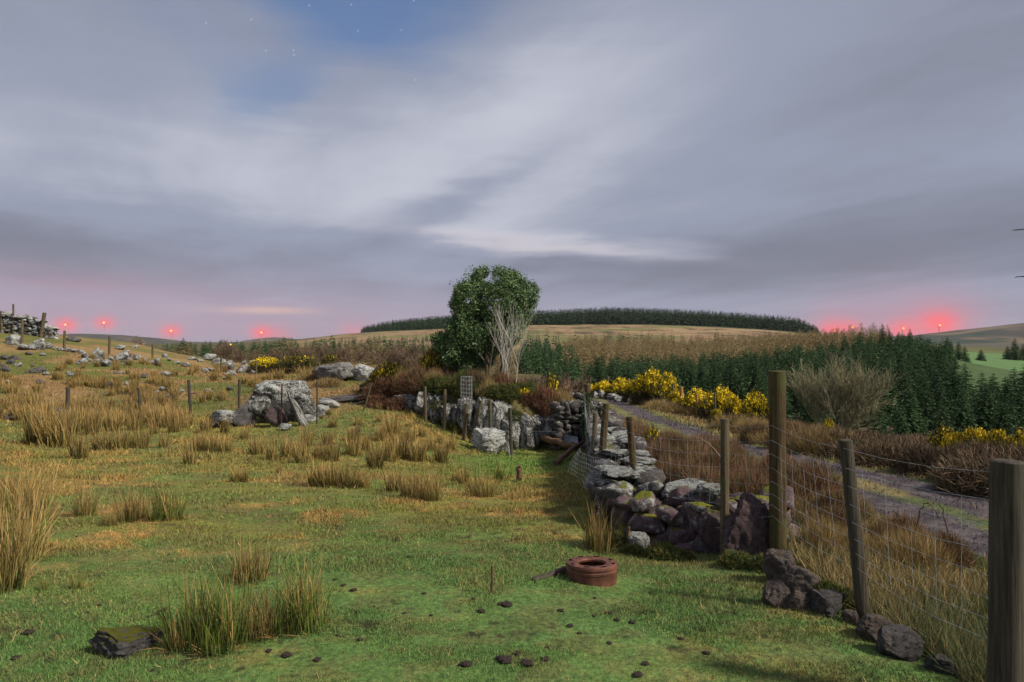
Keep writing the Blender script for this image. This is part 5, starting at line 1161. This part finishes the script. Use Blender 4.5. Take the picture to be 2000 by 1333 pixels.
# soil clods
def clods():
    V, T = rockgeo(77, 4, 3, .35); V = V + (fbm(V * 5, 3)[:, None] - .5) * 1.1 * V; me = mk('clod', V, np.zeros((0, 4), int), T, np.ones((len(V), 3)), M['soil'])
    for i, (px, py, w) in enumerate([(55, 1240, 28), (195, 1186, 12), (170, 1200, 9), (205, 1196, 8), (150, 1050, 8), (940, 1198, 20), (990, 1186, 30), (978, 1183, 18), (925, 1172, 12), (1095, 1196, 16), (1113, 1226, 18), (1160, 1205, 10), (1162, 1170, 10), (1188, 1200, 14), (1205, 1215, 16), (1132, 1240, 12), (1235, 1220, 18), (842, 1205, 10), (690, 1156, 18), (828, 1162, 12), (703, 1252, 16), (660, 1245, 12), (525, 1276, 16), (560, 1285, 26), (620, 1292, 20), (985, 1295, 40), (1030, 1300, 34), (1065, 1292, 22), (910, 1302, 30), (1010, 1280, 20), (1190, 1260, 14), (1260, 1300, 20), (1245, 1322, 26), (295, 1312, 14), (655, 1135, 12), (670, 1146, 14), (790, 1200, 10), (1070, 1268, 12), (1330, 1250, 16), (1380, 1280, 18), (880, 1095, 8), (800, 1090, 14), (1435, 1240, 12), (985, 1110, 7), (330, 1085, 7), (140, 1320, 12), (30, 1290, 22), (730, 1188, 9), (772, 1212, 8)]):
        p = at(px, min(py, 1330)); h = w * p.y / F * .42; tag(ob('soil_clod', me, None, (p.x, p.y, p.z + h * .15), (0, 0, random.uniform(0, 6)), (h, h * .9, h * .42)), 'dark crumbly clod of soil lying on the near turf', 'soil clod', 'soil clods on the near turf')
clods()

# ------------------------------------------------------------------ distance
def hills(name, prof, Y, D, base, c, seed, spread=1.):
    """prof: (px, py) silhouette at distance Y; a real ridge D metres deep"""
    pr = np.array(prof, float); px = np.linspace(pr[0, 0], pr[-1, 0], 160); top = zp(np.interp(px, pr[:, 0], pr[:, 1]), Y)
    m = 25; t = np.linspace(-1, 1, m); V = []
    for j in t:
        yy = Y + j * D; x = (px - 1000) / F * Y; k = math.cos(j * math.pi / 2) ** .8 if abs(j) < 1 else 0
        z = base + (top - base) * k + (fb2(x, np.full_like(x, yy), 120, 120, seed) - .5) * 8 * k
        V.append(np.stack([x, np.full_like(x, yy), z], 1))
    V = np.concatenate(V); i = np.arange(m - 1)[:, None] * 160 + np.arange(159)[None]; Q = np.stack([i, i + 1, i + 161, i + 160], -1).reshape(-1, 4)
    C = np.tile(np.array(c[0]), (len(V), 1)); f = sstep(.47, .56, fb2(V[:, 0], V[:, 1], 260, 120, seed + 1)); C = mixa(C, c[1], f); g = sstep(.56, .62, fb2(V[:, 0], V[:, 1], 150, 60, seed + 5)); C = mixa(C, c[2], g)
    tag(ob(name, mk(name, V, Q, np.zeros((0, 3), int), C, M['ground'])), kind='structure')
hills('hills', [(60, 662), (150, 655), (170, 653), (215, 655), (260, 659), (300, 664), (345, 669), (400, 675)], 2600, 500, -20, [(.06, .06, .05), (.10, .075, .06), (.04, .05, .04)], 40)
hills('hills', [(470, 676), (500, 668), (520, 662), (545, 660), (570, 664), (600, 674)], 3600, 500, -20, [(.08, .07, .06), (.12, .09, .07), (.07, .06, .05)], 44)
hills('hills', [(1560, 676), (1650, 668), (1760, 659), (1800, 656), (1850, 655), (1890, 650), (1940, 643), (1985, 637), (2060, 628), (2200, 622)], 2100, 750, -25, [(.06, .055, .045), (.17, .12, .08), (.03, .05, .035)], 48)
def turbine(px, pyl, Y, lab, mat_l, mast=False):
    gx = (px - 1000) / F * Y; zb = -12; zt = zp(pyl, Y); r = ob('wind_turbine', None, None, (gx, Y, zb)); tag(r, lab, 'wind turbine', 'wind turbines with red lamps'); s = Y / 2800; H = zt - zb
    ac = Acc(); tube(ac, [(0, 0, 0), (0, 0, H * .97)], [2.0, 1.2], 10); ob('tower', ac.mesh('tower', M['white']), r)
    ac = Acc(); tube(ac, [(0, -4, H - 1.5), (0, 5, H - 1.5)], [1.6, 1.5], 8); ob('nacelle', ac.mesh('nacelle', M['white']), r)
    a0 = random.uniform(0, 2)
    for k in range(3):
        a = a0 + k * 2.094; d = np.array([math.sin(a), 0, math.cos(a)]); ac = Acc(); P = [np.array([0, -5, H - 1.5]) + d * q for q in (0, 4, 12, 26)]; tube(ac, P, [.5, .7, .5, .12], 6); ob('blade', ac.mesh('blade', M['white']), r)
    V, T = ICO[3]; ob('aviation_lamp', mk('lamp', V * 3.6 * s + np.array([0, -5.5, H + 1.5]), np.zeros((0, 4), int), T, np.ones((len(V), 3)), mat_l), r)
def emis(name, c, st):
    m = bpy.data.materials.new(name); m.use_nodes = True; nt = m.node_tree; b = nt.nodes['Principled BSDF']; b.inputs['Base Color'].default_value = (*c, 1); b.inputs['Emission Color'].default_value = (*c, 1); b.inputs['Emission Strength'].default_value = st; return m
RL = emis('red_lamp_glass', (1, .20, .04), 3.2); OL = emis('orange_lamp_glass', (1, .5, .08), 4.0)
for i, (px, py, Y, lab) in enumerate([(129, 636, 2900, 'leftmost wind turbine with a red lamp'), (204, 632, 3000, 'wind turbine second from the left with a red lamp'), (335, 648, 3100, 'wind turbine third from the left with a red lamp'), (511, 651, 3300, 'wind turbine beside the far hump with a red lamp'), (1630, 648, 2900, 'wind turbine with a red lamp just right of the hilltop forest'), (1664, 641, 3100, 'small wind turbine with a red lamp right of the forest'), (1763, 643, 2900, 'wind turbine with a red lamp behind the pointed spruces'), (1834, 637, 2900, 'rightmost wind turbine with the brightest red lamp')]): turbine(px, py, Y, lab, RL)
ac = Acc(); tube(ac, [(0, 0, 0), (0, 0, 62)], [.9, .5], 6); p = Vector(((255 - 1000) / F * 2700, 2700, -2)); tag(ob('mast', ac.mesh('mast', M['white']), None, p), 'thin mast on the far hill between the left turbines', 'mast')
p = atY(450, 290); r = ob('street_lamp', None, None, p); tag(r, 'lone orange lamp shining among the far trees at the left', 'street lamp'); hh = zp(674, 290) - p.z
ac = Acc(); tube(ac, [(0, 0, -.3), (0, 0, hh)], .09, 6); ob('pole', ac.mesh('pole', M['white']), r); V, T = ICO[3]; ob('lamp_head', mk('lamp', V * .42 + np.array([0, -.2, hh]), np.zeros((0, 4), int), T, np.ones((len(V), 3)), OL), r)

# spruce whose twigs reach in at the right edge
def edge_spruce():
    p = Vector((8.3, 9.3, g1(8.3, 9.3))); r = ob('spruce_tree', None, None, p); tag(r, 'nearby spruce reaching dark twigs into the right edge of view', 'spruce tree')
    tr = Acc(); tube(tr, [(0, 0, -.2), (0, 0, 2.4), (0, 0, 4.6)], [.08, .05, .01], 8, (.08, .06, .045)); ob('trunk', tr.mesh('trunk', M['twig']), r)
    B = []; D = []; L = []; tw = Acc(); rng = np.random.default_rng(5)
    for z, a, ll in [(zp(450, 9.3) - p.z, math.pi, 1.44), (zp(542, 9.3) - p.z, math.pi + .02, 1.42), (3.6, .3, .9), (3.0, 1.2, 1.1), (2.7, 4.2, 1.1), (3.3, 5.2, .9), (2.4, 2.0, 1.0), (2.3, .2, 1.2), (4.0, 2.4, .5)]:
        q = np.linspace(0, 1, 22)[:, None]; e = np.array([math.cos(a), math.sin(a), 0]); P = np.array([0, 0, z + .12]) + e * ll * q; P[:, 2] -= .12 * q[:, 0]; tube(tw, P, np.linspace(.02, .006, 22), 4, (.05, .04, .03))
        for s in range(6, 22):
            for sd in (-1, 1):
                aa = a + sd * .8; d = np.array([math.cos(aa), math.sin(aa), rng.uniform(-.3, .1)]); Lt = .14 * (1.2 - s / 22)
                tube(tw, [P[s], P[s] + d * Lt], [.004, .002], 3, (.04, .04, .03))
                for _ in range(14): B.append(P[s] + d * Lt * rng.random()); dd = d + rng.normal(size=3) * .5; D.append(dd / np.linalg.norm(dd)); L.append(.018)
    c = np.tile(np.array([.02, .035, .02]), (len(B), 1)); V, T, C = blades(np.array(B), np.array(D), np.array(L), np.full(len(B), .003), np.zeros(len(B)), c, c, 1); tw.add(V, T, C); ob('crown', tw.mesh('crown', M['needle'], False), r)
edge_spruce()

def haze():
    bm = bmesh.new(); bmesh.ops.create_cube(bm, size=1); me = bpy.data.meshes.new('haze'); bm.to_mesh(me); bm.free()
    m = bpy.data.materials.new('haze_air'); m.use_nodes = True; nt = m.node_tree; nt.nodes.clear(); o_ = nt.nodes.new('ShaderNodeOutputMaterial'); v = nt.nodes.new('ShaderNodeVolumePrincipled')
    v.inputs['Density'].default_value = .00004; v.inputs['Color'].default_value = (.86, .86, .95, 1); nt.links.new(v.outputs[0], o_.inputs['Volume']); me.materials.append(m)
    o = ob('haze', me, None, (0, 0, 40), (0, 0, 0), (11800, 11800, 220)); tag(o, 'thin bluish night haze over the far hills', 'haze', kind='stuff')
haze()
